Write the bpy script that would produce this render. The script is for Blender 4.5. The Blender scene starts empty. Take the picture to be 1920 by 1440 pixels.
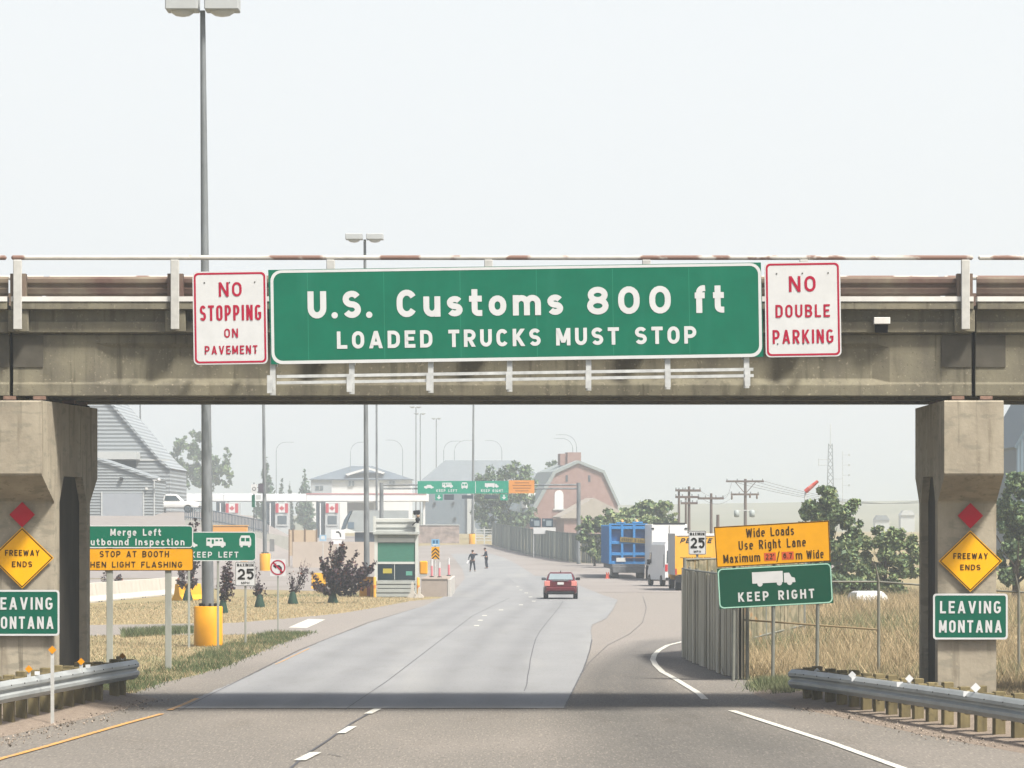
import bpy, bmesh, math, random
import numpy as np
from mathutils import Vector, Matrix
R = math.radians
random.seed(7)
rng = np.random.default_rng(7)
SC = bpy.context.scene
COL = SC.collection

# ------------------------------------------------------------------ camera, sky, sun, exposure
F, HC, YH = 7440.0, 3.9, 988.0            # focal length in photo pixels, eye height, horizon row
cam = bpy.data.cameras.new('camera')
cam.sensor_width = 36.0
cam.lens = 36.0 * F / 1920.0
cam.shift_y = (YH - 720.0) / 1920.0
cam.clip_start, cam.clip_end = 0.5, 20000.0
camo = bpy.data.objects.new('camera', cam)
COL.objects.link(camo)
camo.location = (0, 0, HC)
camo.rotation_euler = (R(90), 0, 0)
SC.camera = camo

SUN_EL, SUN_AZ = R(56), R(46)             # elevation; angle to the right of straight behind the camera
to_sun = Vector((math.cos(SUN_EL) * math.sin(SUN_AZ), -math.cos(SUN_EL) * math.cos(SUN_AZ), math.sin(SUN_EL)))
sl = bpy.data.lights.new('sun', 'SUN')
sl.energy, sl.angle, sl.color = 5.0, R(9), (1.0, 0.94, 0.85)
so = bpy.data.objects.new('sun', sl)
COL.objects.link(so)
so.rotation_euler = (-to_sun).to_track_quat('-Z', 'Y').to_euler()

world = bpy.data.worlds.new('World')
SC.world = world
world.use_nodes = True
wn, wl = world.node_tree.nodes, world.node_tree.links
for n in list(wn): wn.remove(n)
wout = wn.new('ShaderNodeOutputWorld')
bg = wn.new('ShaderNodeBackground')
sky = wn.new('ShaderNodeTexSky')
sky.sky_type = 'NISHITA'
sky.sun_disc = False
sky.sun_elevation = SUN_EL
sky.sun_rotation = math.atan2(to_sun.x, to_sun.y)
sky.dust_density = 6.0
sky.air_density = 1.0
mixs = wn.new('ShaderNodeMix'); mixs.data_type = 'RGBA'
tcw = wn.new('ShaderNodeTexCoord'); sxyz = wn.new('ShaderNodeSeparateXYZ'); veil = wn.new('ShaderNodeMapRange')
veil.interpolation_type = 'SMOOTHSTEP'     # smoke veil: thick towards the horizon, thinner overhead
veil.inputs[1].default_value, veil.inputs[2].default_value, veil.inputs[3].default_value, veil.inputs[4].default_value = .11, .5, .9, .12
wl.new(tcw.outputs['Generated'], sxyz.inputs[0]); wl.new(sxyz.outputs['Z'], veil.inputs[0]); wl.new(veil.outputs[0], mixs.inputs[0])
mixs.inputs[7].default_value = (4.95, 5.1, 5.17, 1)
bg.inputs[1].default_value = 0.1
wl.new(sky.outputs[0], mixs.inputs[6]); wl.new(mixs.outputs[2], bg.inputs[0]); wl.new(bg.outputs[0], wout.inputs[0])

SC.view_settings.view_transform = 'Standard'
SC.view_settings.look = 'None'
SC.view_settings.exposure = 1.0
SC.view_settings.gamma = 1.0
SC.render.engine = 'CYCLES'
SC.cycles.use_denoising = True
SC.cycles.volume_bounces = 2
SC.cycles.max_bounces = 6
SC.cycles.transparent_max_bounces = 12

# ------------------------------------------------------------------ materials
KA = .6
def lin(h):
    h = h.lstrip('#')
    c = [int(h[i:i + 2], 16) / 255 for i in (0, 2, 4)]
    return tuple(KA * (x / 12.92 if x <= .04045 else ((x + .055) / 1.055) ** 2.4) for x in c)   # base colours, scaled to the exposure

MATS = {}
def mat(name, col, rough=.7, metal=0., var=0., scale=4., stretch=(1, 1, 1), col2=None, bump=0., bscale=None,
        island=0., spec=.15, detail=6., contrast=(.35, .65), coords='Object', emit=None):
    if name in MATS: return MATS[name]
    m = bpy.data.materials.new(name); m.use_nodes = True
    nt = m.node_tree; N, L = nt.nodes, nt.links
    b = N['Principled BSDF']
    b.inputs['Roughness'].default_value = rough
    b.inputs['Metallic'].default_value = metal
    b.inputs['Specular IOR Level'].default_value = spec
    c = tuple(col) + (1,)
    b.inputs['Base Color'].default_value = c
    if var > 0 or bump > 0 or col2 is not None:
        tc = N.new('ShaderNodeTexCoord'); mp = N.new('ShaderNodeMapping')
        mp.inputs['Scale'].default_value = stretch
        L.new(tc.outputs[coords], mp.inputs[0])
        nz = N.new('ShaderNodeTexNoise'); nz.inputs['Scale'].default_value = scale
        nz.inputs['Detail'].default_value = detail; nz.inputs['Roughness'].default_value = .62
        L.new(mp.outputs[0], nz.inputs['Vector'])
        cr = N.new('ShaderNodeValToRGB')
        cr.color_ramp.elements[0].position, cr.color_ramp.elements[1].position = contrast
        c2 = tuple(col2) if col2 is not None else tuple(x * (1 - var) for x in col)
        c1 = tuple(col) if col2 is not None else tuple(min(1, x * (1 + var * .5)) for x in col)
        cr.color_ramp.elements[0].color = c2 + (1,); cr.color_ramp.elements[1].color = c1 + (1,)
        L.new(nz.outputs['Fac'], cr.inputs[0]); L.new(cr.outputs[0], b.inputs['Base Color'])
        if bump > 0:
            n2 = N.new('ShaderNodeTexNoise'); n2.inputs['Scale'].default_value = bscale or scale * 4
            n2.inputs['Detail'].default_value = 4
            L.new(tc.outputs[coords], n2.inputs['Vector'])
            bp = N.new('ShaderNodeBump'); bp.inputs['Strength'].default_value = bump; bp.inputs['Distance'].default_value = .02
            L.new(n2.outputs['Fac'], bp.inputs['Height']); L.new(bp.outputs[0], b.inputs['Normal'])
    if island > 0:
        g = N.new('ShaderNodeNewGeometry')
        hs = N.new('ShaderNodeHueSaturation')
        mr = N.new('ShaderNodeMapRange'); mr.inputs[3].default_value = 1 - island; mr.inputs[4].default_value = 1 + island
        L.new(g.outputs['Random Per Island'], mr.inputs[0]); L.new(mr.outputs[0], hs.inputs['Value'])
        src = b.inputs['Base Color'].links
        if src: L.new(src[0].from_socket, hs.inputs['Color'])
        else: hs.inputs['Color'].default_value = c
        L.new(hs.outputs[0], b.inputs['Base Color'])
    if emit:
        b.inputs['Emission Color'].default_value = tuple(emit[:3]) + (1,); b.inputs['Emission Strength'].default_value = emit[3]
    MATS[name] = m
    return m

def overlay(m, scale, stretch, col, lo, hi, coords='Object', amount=1.0, detail=5., seedloc=(0, 0, 0)):
    """mix a second noise-masked tint over an existing material (stains, wear, patches)"""
    nt = m.node_tree; N, L = nt.nodes, nt.links; b = N['Principled BSDF']
    tc = N.new('ShaderNodeTexCoord'); mp = N.new('ShaderNodeMapping'); mp.inputs['Scale'].default_value = stretch
    mp.inputs['Location'].default_value = seedloc
    L.new(tc.outputs[coords], mp.inputs[0])
    nz = N.new('ShaderNodeTexNoise'); nz.inputs['Scale'].default_value = scale; nz.inputs['Detail'].default_value = detail
    L.new(mp.outputs[0], nz.inputs['Vector'])
    mr = N.new('ShaderNodeMapRange'); mr.interpolation_type = 'SMOOTHSTEP'
    mr.inputs[1].default_value, mr.inputs[2].default_value = lo, hi; mr.inputs[4].default_value = amount
    L.new(nz.outputs['Fac'], mr.inputs[0])
    mx = N.new('ShaderNodeMix'); mx.data_type = 'RGBA'
    src = b.inputs['Base Color'].links
    if src: L.new(src[0].from_socket, mx.inputs[6])
    else: mx.inputs[6].default_value = b.inputs['Base Color'].default_value
    mx.inputs[7].default_value = tuple(col) + (1,)
    L.new(mr.outputs[0], mx.inputs[0]); L.new(mx.outputs[2], b.inputs['Base Color'])
    return m

def ribbed(m, axis, period, depth=.35, strength=.6):
    """horizontal or vertical corrugation as a bump, with groove shade multiplied into the colour"""
    nt = m.node_tree; N, L = nt.nodes, nt.links; b = N['Principled BSDF']
    tc = N.new('ShaderNodeTexCoord'); wv = N.new('ShaderNodeTexWave'); wv.bands_direction = axis
    wv.inputs['Scale'].default_value = .314159 / period * 10 / (2 * math.pi) * 2 * math.pi / 10 * 1.0
    wv.inputs['Scale'].default_value = math.pi / (10 * period)
    L.new(tc.outputs['Object'], wv.inputs['Vector'])
    bp = N.new('ShaderNodeBump'); bp.inputs['Strength'].default_value = strength; bp.inputs['Distance'].default_value = depth
    L.new(wv.outputs['Fac'], bp.inputs['Height']); L.new(bp.outputs[0], b.inputs['Normal'])
    mx = N.new('ShaderNodeMix'); mx.data_type = 'RGBA'; mx.blend_type = 'MULTIPLY'
    mx.inputs[0].default_value = 1.0
    src = b.inputs['Base Color'].links
    if src: L.new(src[0].from_socket, mx.inputs[6])
    else: mx.inputs[6].default_value = b.inputs['Base Color'].default_value
    mr = N.new('ShaderNodeMapRange'); mr.inputs[3].default_value = .62; mr.inputs[4].default_value = 1.05  # troughs darkened in the base colour, as shade in the grooves
    L.new(wv.outputs['Fac'], mr.inputs[0]); L.new(mr.outputs[0], mx.inputs[7]); L.new(mx.outputs[2], b.inputs['Base Color'])
    return m

# ------------------------------------------------------------------ mesh helpers
class MB:
    def __init__(s): s.v, s.f, s.m, s.sm = [], [], [], []
    def add(s, vs, fs, mi=0, smooth=False):
        o = len(s.v); s.v.extend([tuple(p) for p in vs])
        for f in fs:
            s.f.append(tuple(i + o for i in f)); s.m.append(mi); s.sm.append(smooth)
        return s
    def box(s, x0, x1, y0, y1, z0, z1, mi=0, M=None):
        vs = [Vector((x, y, z)) for z in (z0, z1) for y in (y0, y1) for x in (x0, x1)]
        if M is not None: vs = [M @ v for v in vs]
        return s.add(vs, [(0, 2, 3, 1), (4, 5, 7, 6), (0, 1, 5, 4), (2, 6, 7, 3), (0, 4, 6, 2), (1, 3, 7, 5)], mi)
    def loft(s, rings, caps=True, closed=True, mi=0, smooth=False):
        n = len(rings[0]); vs = [p for r in rings for p in r]; fs = []
        for k in range(len(rings) - 1):
            for i in range(n if closed else n - 1):
                j = (i + 1) % n
                fs.append((k * n + i, k * n + j, (k + 1) * n + j, (k + 1) * n + i))
        s.add(vs, fs, mi, smooth)
        if caps:
            s.add(rings[0], [tuple(range(n - 1, -1, -1))], mi); s.add(rings[-1], [tuple(range(n))], mi)
        return s
    def prism(s, poly, axis, a, b, mi=0):
        """poly of 2-D points extruded along axis: x -> (y,z), y -> (x,z), z -> (x,y)"""
        def mk(p, t): return {'x': (t, p[0], p[1]), 'y': (p[0], t, p[1]), 'z': (p[0], p[1], t)}[axis]
        return s.loft([[mk(p, a) for p in poly], [mk(p, b) for p in poly]], mi=mi)
    def tube(s, pts, r, n=10, mi=0, caps=True, smooth=True):
        pts = [Vector(p) for p in pts]; rs = r if isinstance(r, (list, tuple)) else [r] * len(pts); rings = []
        up = Vector((0, 0, 1))
        for i, p in enumerate(pts):
            d = (pts[min(i + 1, len(pts) - 1)] - pts[max(i - 1, 0)]).normalized()
            a = d.cross(up)
            if a.length < .05: a = d.cross(Vector((1, 0, 0)))
            a.normalize(); b = a.cross(d)
            rings.append([p + (a * math.cos(t) + b * math.sin(t)) * rs[i] for t in [2 * math.pi * k / n for k in range(n)]])
        return s.loft(rings, caps, True, mi, smooth)
    def lathe(s, prof, cx=0, cy=0, n=20, mi=0, smooth=True, caps=True):
        rings = [[(cx + r * math.cos(2 * math.pi * k / n), cy + r * math.sin(2 * math.pi * k / n), z) for k in range(n)] for r, z in prof]
        return s.loft(rings, caps, True, mi, smooth)
    def ball(s, c, r, n=12, mi=0):
        r = r if isinstance(r, (list, tuple)) else (r, r, r); rings = []
        for i in range(1, n):
            t = math.pi * i / n - math.pi / 2
            rings.append([(c[0] + r[0] * math.cos(t) * math.cos(2 * math.pi * k / n), c[1] + r[1] * math.cos(t) * math.sin(2 * math.pi * k / n),
                           c[2] + r[2] * math.sin(t)) for k in range(n)])
        return s.loft(rings, True, True, mi, True)
    def build(s, name, mats, parent=None, bevel=0, seg=1, loc=None):
        me = bpy.data.meshes.new(name)
        me.from_pydata(s.v, [], s.f)
        for m in (mats if isinstance(mats, (list, tuple)) else [mats]): me.materials.append(m)
        me.polygons.foreach_set('material_index', s.m); me.polygons.foreach_set('use_smooth', s.sm)
        me.update()
        o = bpy.data.objects.new(name, me); COL.objects.link(o)
        if parent: o.parent = parent
        if loc is not None: o.location = loc
        if bevel:
            b = o.modifiers.new('bevel', 'BEVEL'); b.width = bevel; b.segments = seg; b.limit_method = 'ANGLE'; b.angle_limit = R(40)
        return o

def tag(o, label=None, cat=None, group=None, kind=None):
    if label: o['label'] = label
    if cat: o['category'] = cat
    if group: o['group'] = group
    if kind: o['kind'] = kind
    return o
def thing(name, label, cat, loc=(0, 0, 0), rotz=0, group=None):
    o = bpy.data.objects.new(name, None); COL.objects.link(o)
    o.location = loc; o.rotation_euler = (0, 0, rotz); o.empty_display_size = .3
    return tag(o, label, cat, group)
def dup(root, loc, rotz=None, label=None, group=None):
    r = root.copy(); COL.objects.link(r); r.location = loc
    if rotz is not None: r.rotation_euler = (0, 0, rotz)
    if label: r['label'] = label
    if group: r['group'] = group
    for ch in list(root.children):
        c = ch.copy(); COL.objects.link(c); c.parent = r
        for g in list(ch.children):
            d = g.copy(); COL.objects.link(d); d.parent = c
    return r

# ------------------------------------------------------------------ ground height and pixel -> place
BREAKS = [(300, 0.), (340, .3), (500, 1.8), (700, 2.6)]
def sst(a, b, x):
    t = max(0., min(1., (x - a) / (b - a))); return t * t * (3 - 2 * t)
def base(y):
    if y <= 300: return 0.
    for (a, za), (b, zb) in zip(BREAKS, BREAKS[1:]):
        if y <= b: return za + (zb - za) * (y - a) / (b - a)
    return 2.6
def H(x, y):
    z = base(y)
    if x < -20 and y > 300:                # raised inspection yard on the left
        pad = 4.7 * sst(315, 415, y) * sst(-20.5, -31, x) * (1 - sst(435, 520, y))
        z += max(0., pad - .3 * z)
    if y > 110 and x > 6:                    # grassy bank in the field on the right
        z += .85 * sst(112, 144, y) * (1 - sst(154, 168, y)) * sst(.057, .074, x / y)
        z -= .55 * sst(166, 176, y) * (1 - sst(206, 216, y)) * sst(.06, .076, x / y)
    return z
def at(px, py, D): return Vector(((px - 960) * D / F, D, HC - (py - YH) * D / F))
def gp(px, py):
    D = HC * F / max(6, (py - YH))
    for _ in range(40):
        x = (px - 960) * D / F
        D = .5 * D + .5 * (HC - H(x, D)) * F / max(6, (py - YH))
    x = (px - 960) * D / F
    return Vector((x, D, H(x, D)))
def gx(px, D):
    x = (px - 960) * D / F; return Vector((x, D, H(x, D)))
# ------------------------------------------------------------------ the setting: ground, roads, markings, hills
m_ground = mat('dry_ground', lin('#9c8d6c'), .95, var=.3, scale=.35, col2=lin('#7f7a55'), bump=.4, bscale=6, contrast=(.3, .7))
overlay(m_ground, 9, (1, 1, 1), lin('#b7a684'), .5, .62, amount=.6)
m_asph = mat('worn_asphalt', lin('#858179'), .92, scale=14, col2=lin('#6f6b66'), bump=.35, bscale=55, contrast=(.25, .75), detail=8)
overlay(m_asph, .22, (1, .3, 1), lin('#8d877f'), .42, .62, amount=.5)
overlay(m_asph, .9, (1, .16, 1), lin('#6a645c'), .56, .74, amount=.45, seedloc=(4, 1, 0))
overlay(m_asph, 2.6, (1, .35, 1), lin('#57524c'), .67, .74, amount=.5, seedloc=(1, 7, 0))
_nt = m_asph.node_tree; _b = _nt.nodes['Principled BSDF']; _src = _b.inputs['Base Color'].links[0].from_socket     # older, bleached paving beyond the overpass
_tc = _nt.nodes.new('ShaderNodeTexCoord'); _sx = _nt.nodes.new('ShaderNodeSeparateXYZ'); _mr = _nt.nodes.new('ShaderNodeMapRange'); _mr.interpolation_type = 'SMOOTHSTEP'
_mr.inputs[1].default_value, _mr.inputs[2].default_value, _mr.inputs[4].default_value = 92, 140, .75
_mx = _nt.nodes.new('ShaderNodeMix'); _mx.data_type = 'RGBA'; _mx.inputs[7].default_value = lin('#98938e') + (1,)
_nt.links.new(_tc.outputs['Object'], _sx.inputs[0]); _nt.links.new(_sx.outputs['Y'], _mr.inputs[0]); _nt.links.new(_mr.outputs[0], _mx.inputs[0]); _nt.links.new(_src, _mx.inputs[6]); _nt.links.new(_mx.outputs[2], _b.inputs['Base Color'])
GRAIN = [(26, (1, .09, 1), lin('#aca498'), .54, .66, .5), (30, (1, .08, 1), lin('#5c5852'), .54, .66, .5)]
for sc, st_, c_, lo_, hi_, am_ in GRAIN: overlay(m_asph, sc, st_, c_, lo_, hi_, amount=am_, detail=3, seedloc=(sc, 3, 0))
m_conc_road = mat('road_concrete', lin('#949697'), .85, scale=.35, col2=lin('#8d8f90'), bump=.12, bscale=30, stretch=(1, .35, 1))
overlay(m_conc_road, 1.2, (1, .12, 1), lin('#828382'), .5, .75, amount=.4)
overlay(m_conc_road, 22, (1, .1, 1), lin('#7a7b7a'), .55, .68, amount=.35, detail=3)
overlay(m_conc_road, .5, (1, .05, 1), lin('#a3a4a1'), .5, .7, amount=.4)
m_plaza = mat('plaza_asphalt', lin('#9a9591'), .92, scale=3, col2=lin('#918c88'), bump=.2, bscale=20)
overlay(m_plaza, .12, (1, .5, 1), lin('#86807a'), .45, .65, amount=.6)
m_white = mat('road_paint_white', lin('#dcdcd2'), .7, var=.2, scale=12)
overlay(m_white, 14, (1, 1, 1), lin('#a09a90'), .52, .62, amount=.8)
m_yellow = mat('road_paint_yellow', lin('#d9a45c'), .7, var=.25, scale=9)
overlay(m_yellow, 7, (1, 1, 1), lin('#a08f78'), .5, .6, amount=.9)
m_gravel = mat('gravel_shoulder', lin('#93877a'), .95, scale=8, col2=lin('#75695e'), bump=.8, bscale=40, contrast=(.3, .7))
overlay(m_gravel, 45, (1, 1, 1), lin('#c0b2a2'), .55, .65, amount=.6, detail=3)
m_crack = mat('crack_sealant', lin('#55565a'), .7)

xs = sorted(set([-3500, -1500, -700, -300, -150, -100] + [-80 + 3 * i for i in range(21)] + [-19, -10, 0] + list(range(6, 36)) + [40, 60, 150, 400, 1000, 3500]))
ys = sorted(set([-90, -20, 20, 60, 100] + list(range(108, 176, 4)) + [200, 250, 300] + list(range(306, 340, 6)) + list(range(340, 660, 8)) + [500, 700, 900, 1500, 3000, 5000]))
mb = MB()
vs = [(x, y, H(x, y)) for y in ys for x in xs]; nx = len(xs)
mb.add(vs, [(j * nx + i, j * nx + i + 1, (j + 1) * nx + i + 1, (j + 1) * nx + i) for j in range(len(ys) - 1) for i in range(nx - 1)])
tag(mb.build('ground', m_ground), kind='structure')

m_yard = mat('yard_pavement', lin('#989390'), .92, scale=1.2, col2=lin('#8b8683'), bump=.2, bscale=12)
yx = [x for x in xs if -80 <= x <= -19]; yy_ = [y for y in ys if 300 <= y <= 660]; ny = len(yx); mb = MB()
mb.add([(x, y, H(x, y) + .02) for y in yy_ for x in yx], [(j * ny + i, j * ny + i + 1, (j + 1) * ny + i + 1, (j + 1) * ny + i) for j in range(len(yy_) - 1) for i in range(ny - 1)])
tag(mb.build('yard', m_yard), kind='structure')
def ragged(pts, amp, step):
    out = []; rg = random.Random(len(pts))
    for i, p in enumerate(pts):
        q = pts[(i + 1) % len(pts)]; L = math.hypot(q[0] - p[0], q[1] - p[1]); n = min(160, max(1, int(L / step)))
        for k in range(n):
            t = k / n; j = amp if 60 < p[1] < 240 else 0
            out.append((p[0] + (q[0] - p[0]) * t + rg.uniform(-j, j), p[1] + (q[1] - p[1]) * t + rg.uniform(-j, j) * .3))
    return out
def sheet(name, pts, off, m, kind='structure', fine=None, rag=0.):
    if rag: pts = ragged(pts, rag, .35)
    bm = bmesh.new()
    bm.faces.new([bm.verts.new((p[0], p[1], 0)) for p in pts])
    bmesh.ops.triangulate(bm, faces=bm.faces[:])
    cuts = [300, 340, 500, 700] + (fine or [])
    for y in cuts:
        bmesh.ops.bisect_plane(bm, geom=bm.verts[:] + bm.edges[:] + bm.faces[:], plane_co=(0, y, 0), plane_no=(0, 1, 0))
    for v in bm.verts: v.co.z = base(v.co.y) + off
    bmesh.ops.recalc_face_normals(bm, faces=bm.faces[:])
    if bm.faces and sum(f.normal.z for f in bm.faces) < 0: bmesh.ops.reverse_faces(bm, faces=bm.faces[:])
    me = bpy.data.meshes.new(name); bm.to_mesh(me); bm.free(); me.materials.append(m)
    o = bpy.data.objects.new(name, me); COL.objects.link(o)
    return tag(o, kind=kind)
G2 = lambda l: [(gp(a, b).x, gp(a, b).y) for a, b in l]

left_edge = G2([(250, 1300), (285, 1287), (310, 1279), (365, 1266), (410, 1254), (455, 1236), (500, 1216), (540, 1202), (585, 1186), (540, 1189), (440, 1190), (180, 1192)])
cross_top = G2([(180, 1172), (440, 1168), (560, 1158), (640, 1150), (700, 1140), (770, 1127), (838, 1121)])
road = [(-15, 25), (-15, 88.5), (-11, 89.5)] + left_edge + [(-44, 141), (-52, 157)] + cross_top + \
       [(-3.6, 236), (-3.6, 300)] + [(24, 300), (20, 235), (14, 180), (9.2, 150), (5.9, 121), (5.35, 119), (6.0, 100.6), (6.9, 93), (14, 90), (15, 25)]
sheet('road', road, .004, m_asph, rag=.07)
sheet('plaza_pavement', [(-9, 238), (-28, 262), (-33, 296), (-20.2, 300), (-20.2, 350), (-13, 385), (-11, 480), (-3, 495), (-1, 460), (1.5, 430), (3.6, 395), (6.1, 366),
                         (30, 360), (24, 300.5), (20, 236), (-3.6, 236)], .012, m_plaza)
# darker, tyre-polished path of the right lane, fading at both sides
m_asph_dark = m_asph.copy(); m_asph_dark.name = 'driven_asphalt'
_nt = m_asph_dark.node_tree; _b = _nt.nodes['Principled BSDF']; _src = _b.inputs['Base Color'].links[0].from_socket
_at = _nt.nodes.new('ShaderNodeAttribute'); _at.attribute_name = 'wear'; _mx = _nt.nodes.new('ShaderNodeMix'); _mx.data_type = 'RGBA'; _mx.blend_type = 'MULTIPLY'
_mx.inputs[7].default_value = (.62, .64, .66, 1); _nt.links.new(_at.outputs['Fac'], _mx.inputs[0]); _nt.links.new(_src, _mx.inputs[6]); _nt.links.new(_mx.outputs[2], _b.inputs['Base Color'])
rows = [(25, 3.9, 3.0), (50, 3.9, 2.9), (64, 3.7, 2.7), (74, 3.3, 2.3), (84, 2.9, 1.9), (92, 2.55, 1.45), (100, 2.6, 1.3), (107, 2.9, 1.25), (115, 3.4, 1.2), (125, 4.2, 1.15), (135, 5.2, 1.1), (142, 6.3, 1.0)]
mb = MB(); cw = [(-1.25, 0), (-.8, .55), (-.35, 1), (0, .85), (.35, 1), (.8, .7), (1.2, 0)]
mb.add([(c + q * h, y, .009) for y, c, h in rows for q, w in cw], [(j * 7 + i, j * 7 + i + 1, (j + 1) * 7 + i + 1, (j + 1) * 7 + i) for j in range(len(rows) - 1) for i in range(6)])
o = mb.build('driven_lane', m_asph_dark); tag(o, kind='structure')
at_ = o.data.attributes.new('wear', 'FLOAT', 'POINT'); at_.data.foreach_set('value', [w * (.0 if j == len(rows) - 1 else 1.) for j in range(len(rows)) for q, w in cw])
cl = G2([(318, 1329), (370, 1309), (440, 1280), (482, 1261), (545, 1229), (610, 1200), (700, 1166), (770, 1144), (838, 1124)]) + [(-3.5, 240), (-3.55, 300), (-4.2, 338)]
cr_ = [(-2.2, 420), (-.8, 395), (.1, 372), (.9, 345), (1.6, 318)] + G2([(1010, 1085), (1048, 1091), (1085, 1098), (1130, 1116), (1158, 1125), (1150, 1141), (1147, 1146), (1137, 1160), (1110, 1172), (1108, 1186), (1110, 1200), (1106, 1220), (1098, 1245), (1092, 1260), (1078, 1288), (1058, 1329)])
sheet('concrete_road', cl + [(-6.5, 420)] + cr_, .016, m_conc_road, rag=.035)

def strip(name, pts, w, off, m):
    pts = [Vector((p[0], p[1])) for p in pts]; L_, R_ = [], []
    for i, p in enumerate(pts):
        d = (pts[min(i + 1, len(pts) - 1)] - pts[max(i - 1, 0)]).normalized(); n = Vector((-d.y, d.x)) * w / 2
        L_.append(p + n); R_.append(p - n)
    mb = MB()
    for i in range(len(pts) - 1):
        q = [L_[i], R_[i], R_[i + 1], L_[i + 1]]
        mb.add([(a.x, a.y, base(a.y) + off) for a in q], [(0, 1, 2, 3)])
    return tag(mb.build(name, m), kind='structure')
strip('edge_line', [(-11.5, 40), (-8.9, 60)] + G2([(0, 1425), (80, 1403), (160, 1380), (240, 1357), (303, 1340)]), .13, .022, m_yellow)
strip('edge_line', G2([(318, 1333), (352, 1319), (370, 1311)]), .12, .024, m_yellow)
strip('edge_line', G2([(516, 1247), (532, 1240), (550, 1231), (580, 1217)]), .045, .024, m_yellow)
strip('edge_line', [(7.2, 45), (6.4, 62)] + G2([(1560, 1395), (1480, 1369), (1412, 1347), (1372, 1334)]), .17, .024, m_white)
strip('edge_line', G2([(1322, 1313), (1312, 1303), (1300, 1295), (1262, 1272), (1242, 1261), (1229, 1248), (1224, 1238), (1227, 1229), (1236, 1220), (1252, 1211), (1285, 1203), (1310, 1199)]), .16, .024, m_white)
for a, b, w in [((562, 1428), (592, 1413), .2), ((639, 1377), (661, 1364), .17), ((690, 1340), (708, 1331), .17), ((540, 1470), (502, 1500), .2)]:
    strip('lane_dash', G2([a, b]), w, .026, m_white)
for px, py in [(909, 1155), (901, 1164), (894, 1174), (940, 1144.5), (977, 1135), (1001, 1128), (995, 1120), (987, 1112.5), (977, 1107), (971, 1100), (967, 1094), (963, 1088)]:
    p = gp(px, py); strip('lane_dash', [(p.x - .02, p.y - .75), (p.x, p.y + .75)], .2, .026, m_white)
sheet('stop_bar', G2([(541, 1177), (575, 1178), (610, 1162), (578, 1161)]), .012, m_white)
strip('road_joint', G2([(312, 1330), (600, 1329.5), (1064, 1329.5)]), .09, .026, m_crack)
strip('road_joint', G2([(648, 1331), (725, 1279), (820, 1206), (885, 1156), (925, 1136), (955, 1122)]), .024, .021, m_crack)
strip('road_crack', G2([(983, 1297), (988, 1284), (989, 1270), (993, 1252), (994, 1240), (999, 1218), (1004, 1200), (1012, 1185), (1026, 1167), (1040, 1150), (1050, 1137), (1056, 1127)]), .022, .021, m_crack)
strip('road_crack', G2([(1058, 1330), (1078, 1288), (1092, 1260), (1098, 1245), (1106, 1220), (1110, 1200)]), .03, .022, m_crack)
strip('road_crack', G2([(538, 1448), (580, 1412), (610, 1393), (660, 1357), (690, 1340)]), .05, .021, m_crack)
strip('road_crack', G2([(595, 1417), (615, 1415), (640, 1420)]), .03, .021, m_crack)
strip('road_joint', G2([(1060, 1329.5), (1190, 1330), (1365, 1331)]), .05, .021, m_crack)
strip('road_crack', G2([(1092, 1262), (1105, 1243), (1140, 1210), (1180, 1190), (1205, 1168), (1212, 1140), (1206, 1120)]), .016, .021, m_crack)
strip('road_crack', G2([(335, 1334), (450, 1276), (560, 1220), (690, 1168), (780, 1141)]), .03, .021, m_crack)
for yj in (110.5, 133, 152, 176.5, 197, 209, 224, 251, 282):
    x0 = -8.5 + (yj - 84) * .045 if yj < 180 else -3.4; x1 = 1.5 if yj < 150 else 2.0
    strip('road_joint', [(x0, yj), (x1, yj + .15)], .03, .0205, mat('joint_grey', lin('#66686a'), .85))
# tyre-darkened paths along the concrete lanes
m_conc_dark = m_conc_road.copy(); m_conc_dark.name = 'tyre_darkened_concrete'
_nt = m_conc_dark.node_tree; _b = _nt.nodes['Principled BSDF']; _src = _b.inputs['Base Color'].links[0].from_socket
_at = _nt.nodes.new('ShaderNodeAttribute'); _at.attribute_name = 'wear'; _mx = _nt.nodes.new('ShaderNodeMix'); _mx.data_type = 'RGBA'; _mx.blend_type = 'MULTIPLY'
_mx.inputs[7].default_value = (.86, .86, .865, 1); _nt.links.new(_at.outputs['Fac'], _mx.inputs[0]); _nt.links.new(_src, _mx.inputs[6]); _nt.links.new(_mx.outputs[2], _b.inputs['Base Color'])
def wear_path(px_list, half, m, off, peak=1.):
    P = G2(px_list); mb = MB(); ws = []
    cw = [(-1, 0), (-.62, .9), (-.45, 1), (-.15, .35), (.15, .35), (.45, 1), (.62, .9), (1, 0)]
    for j, (x, y) in enumerate(P):
        for q, w in cw: mb.v.append((x + q * half, y, base(y) + off)); ws.append(w * peak * (0 if j == len(P) - 1 else 1))
    n = len(cw); mb.add([], []); mb.f = [(j * n + i, j * n + i + 1, (j + 1) * n + i + 1, (j + 1) * n + i) for j in range(len(P) - 1) for i in range(n - 1)]; mb.m = [0] * len(mb.f); mb.sm = [False] * len(mb.f)
    o = mb.build('wheel_path', m); tag(o, kind='structure'); a_ = o.data.attributes.new('wear', 'FLOAT', 'POINT'); a_.data.foreach_set('value', ws)
wear_path([(500, 1328), (570, 1288), (650, 1243), (730, 1198), (800, 1160), (850, 1138), (895, 1112), (925, 1094), (940, 1080)], 1.5, m_conc_dark, .0185)
wear_path([(850, 1328), (880, 1288), (910, 1243), (945, 1200), (985, 1160), (1015, 1138), (1030, 1118), (1010, 1098), (985, 1080)], 1.45, m_conc_dark, .0185)
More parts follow.
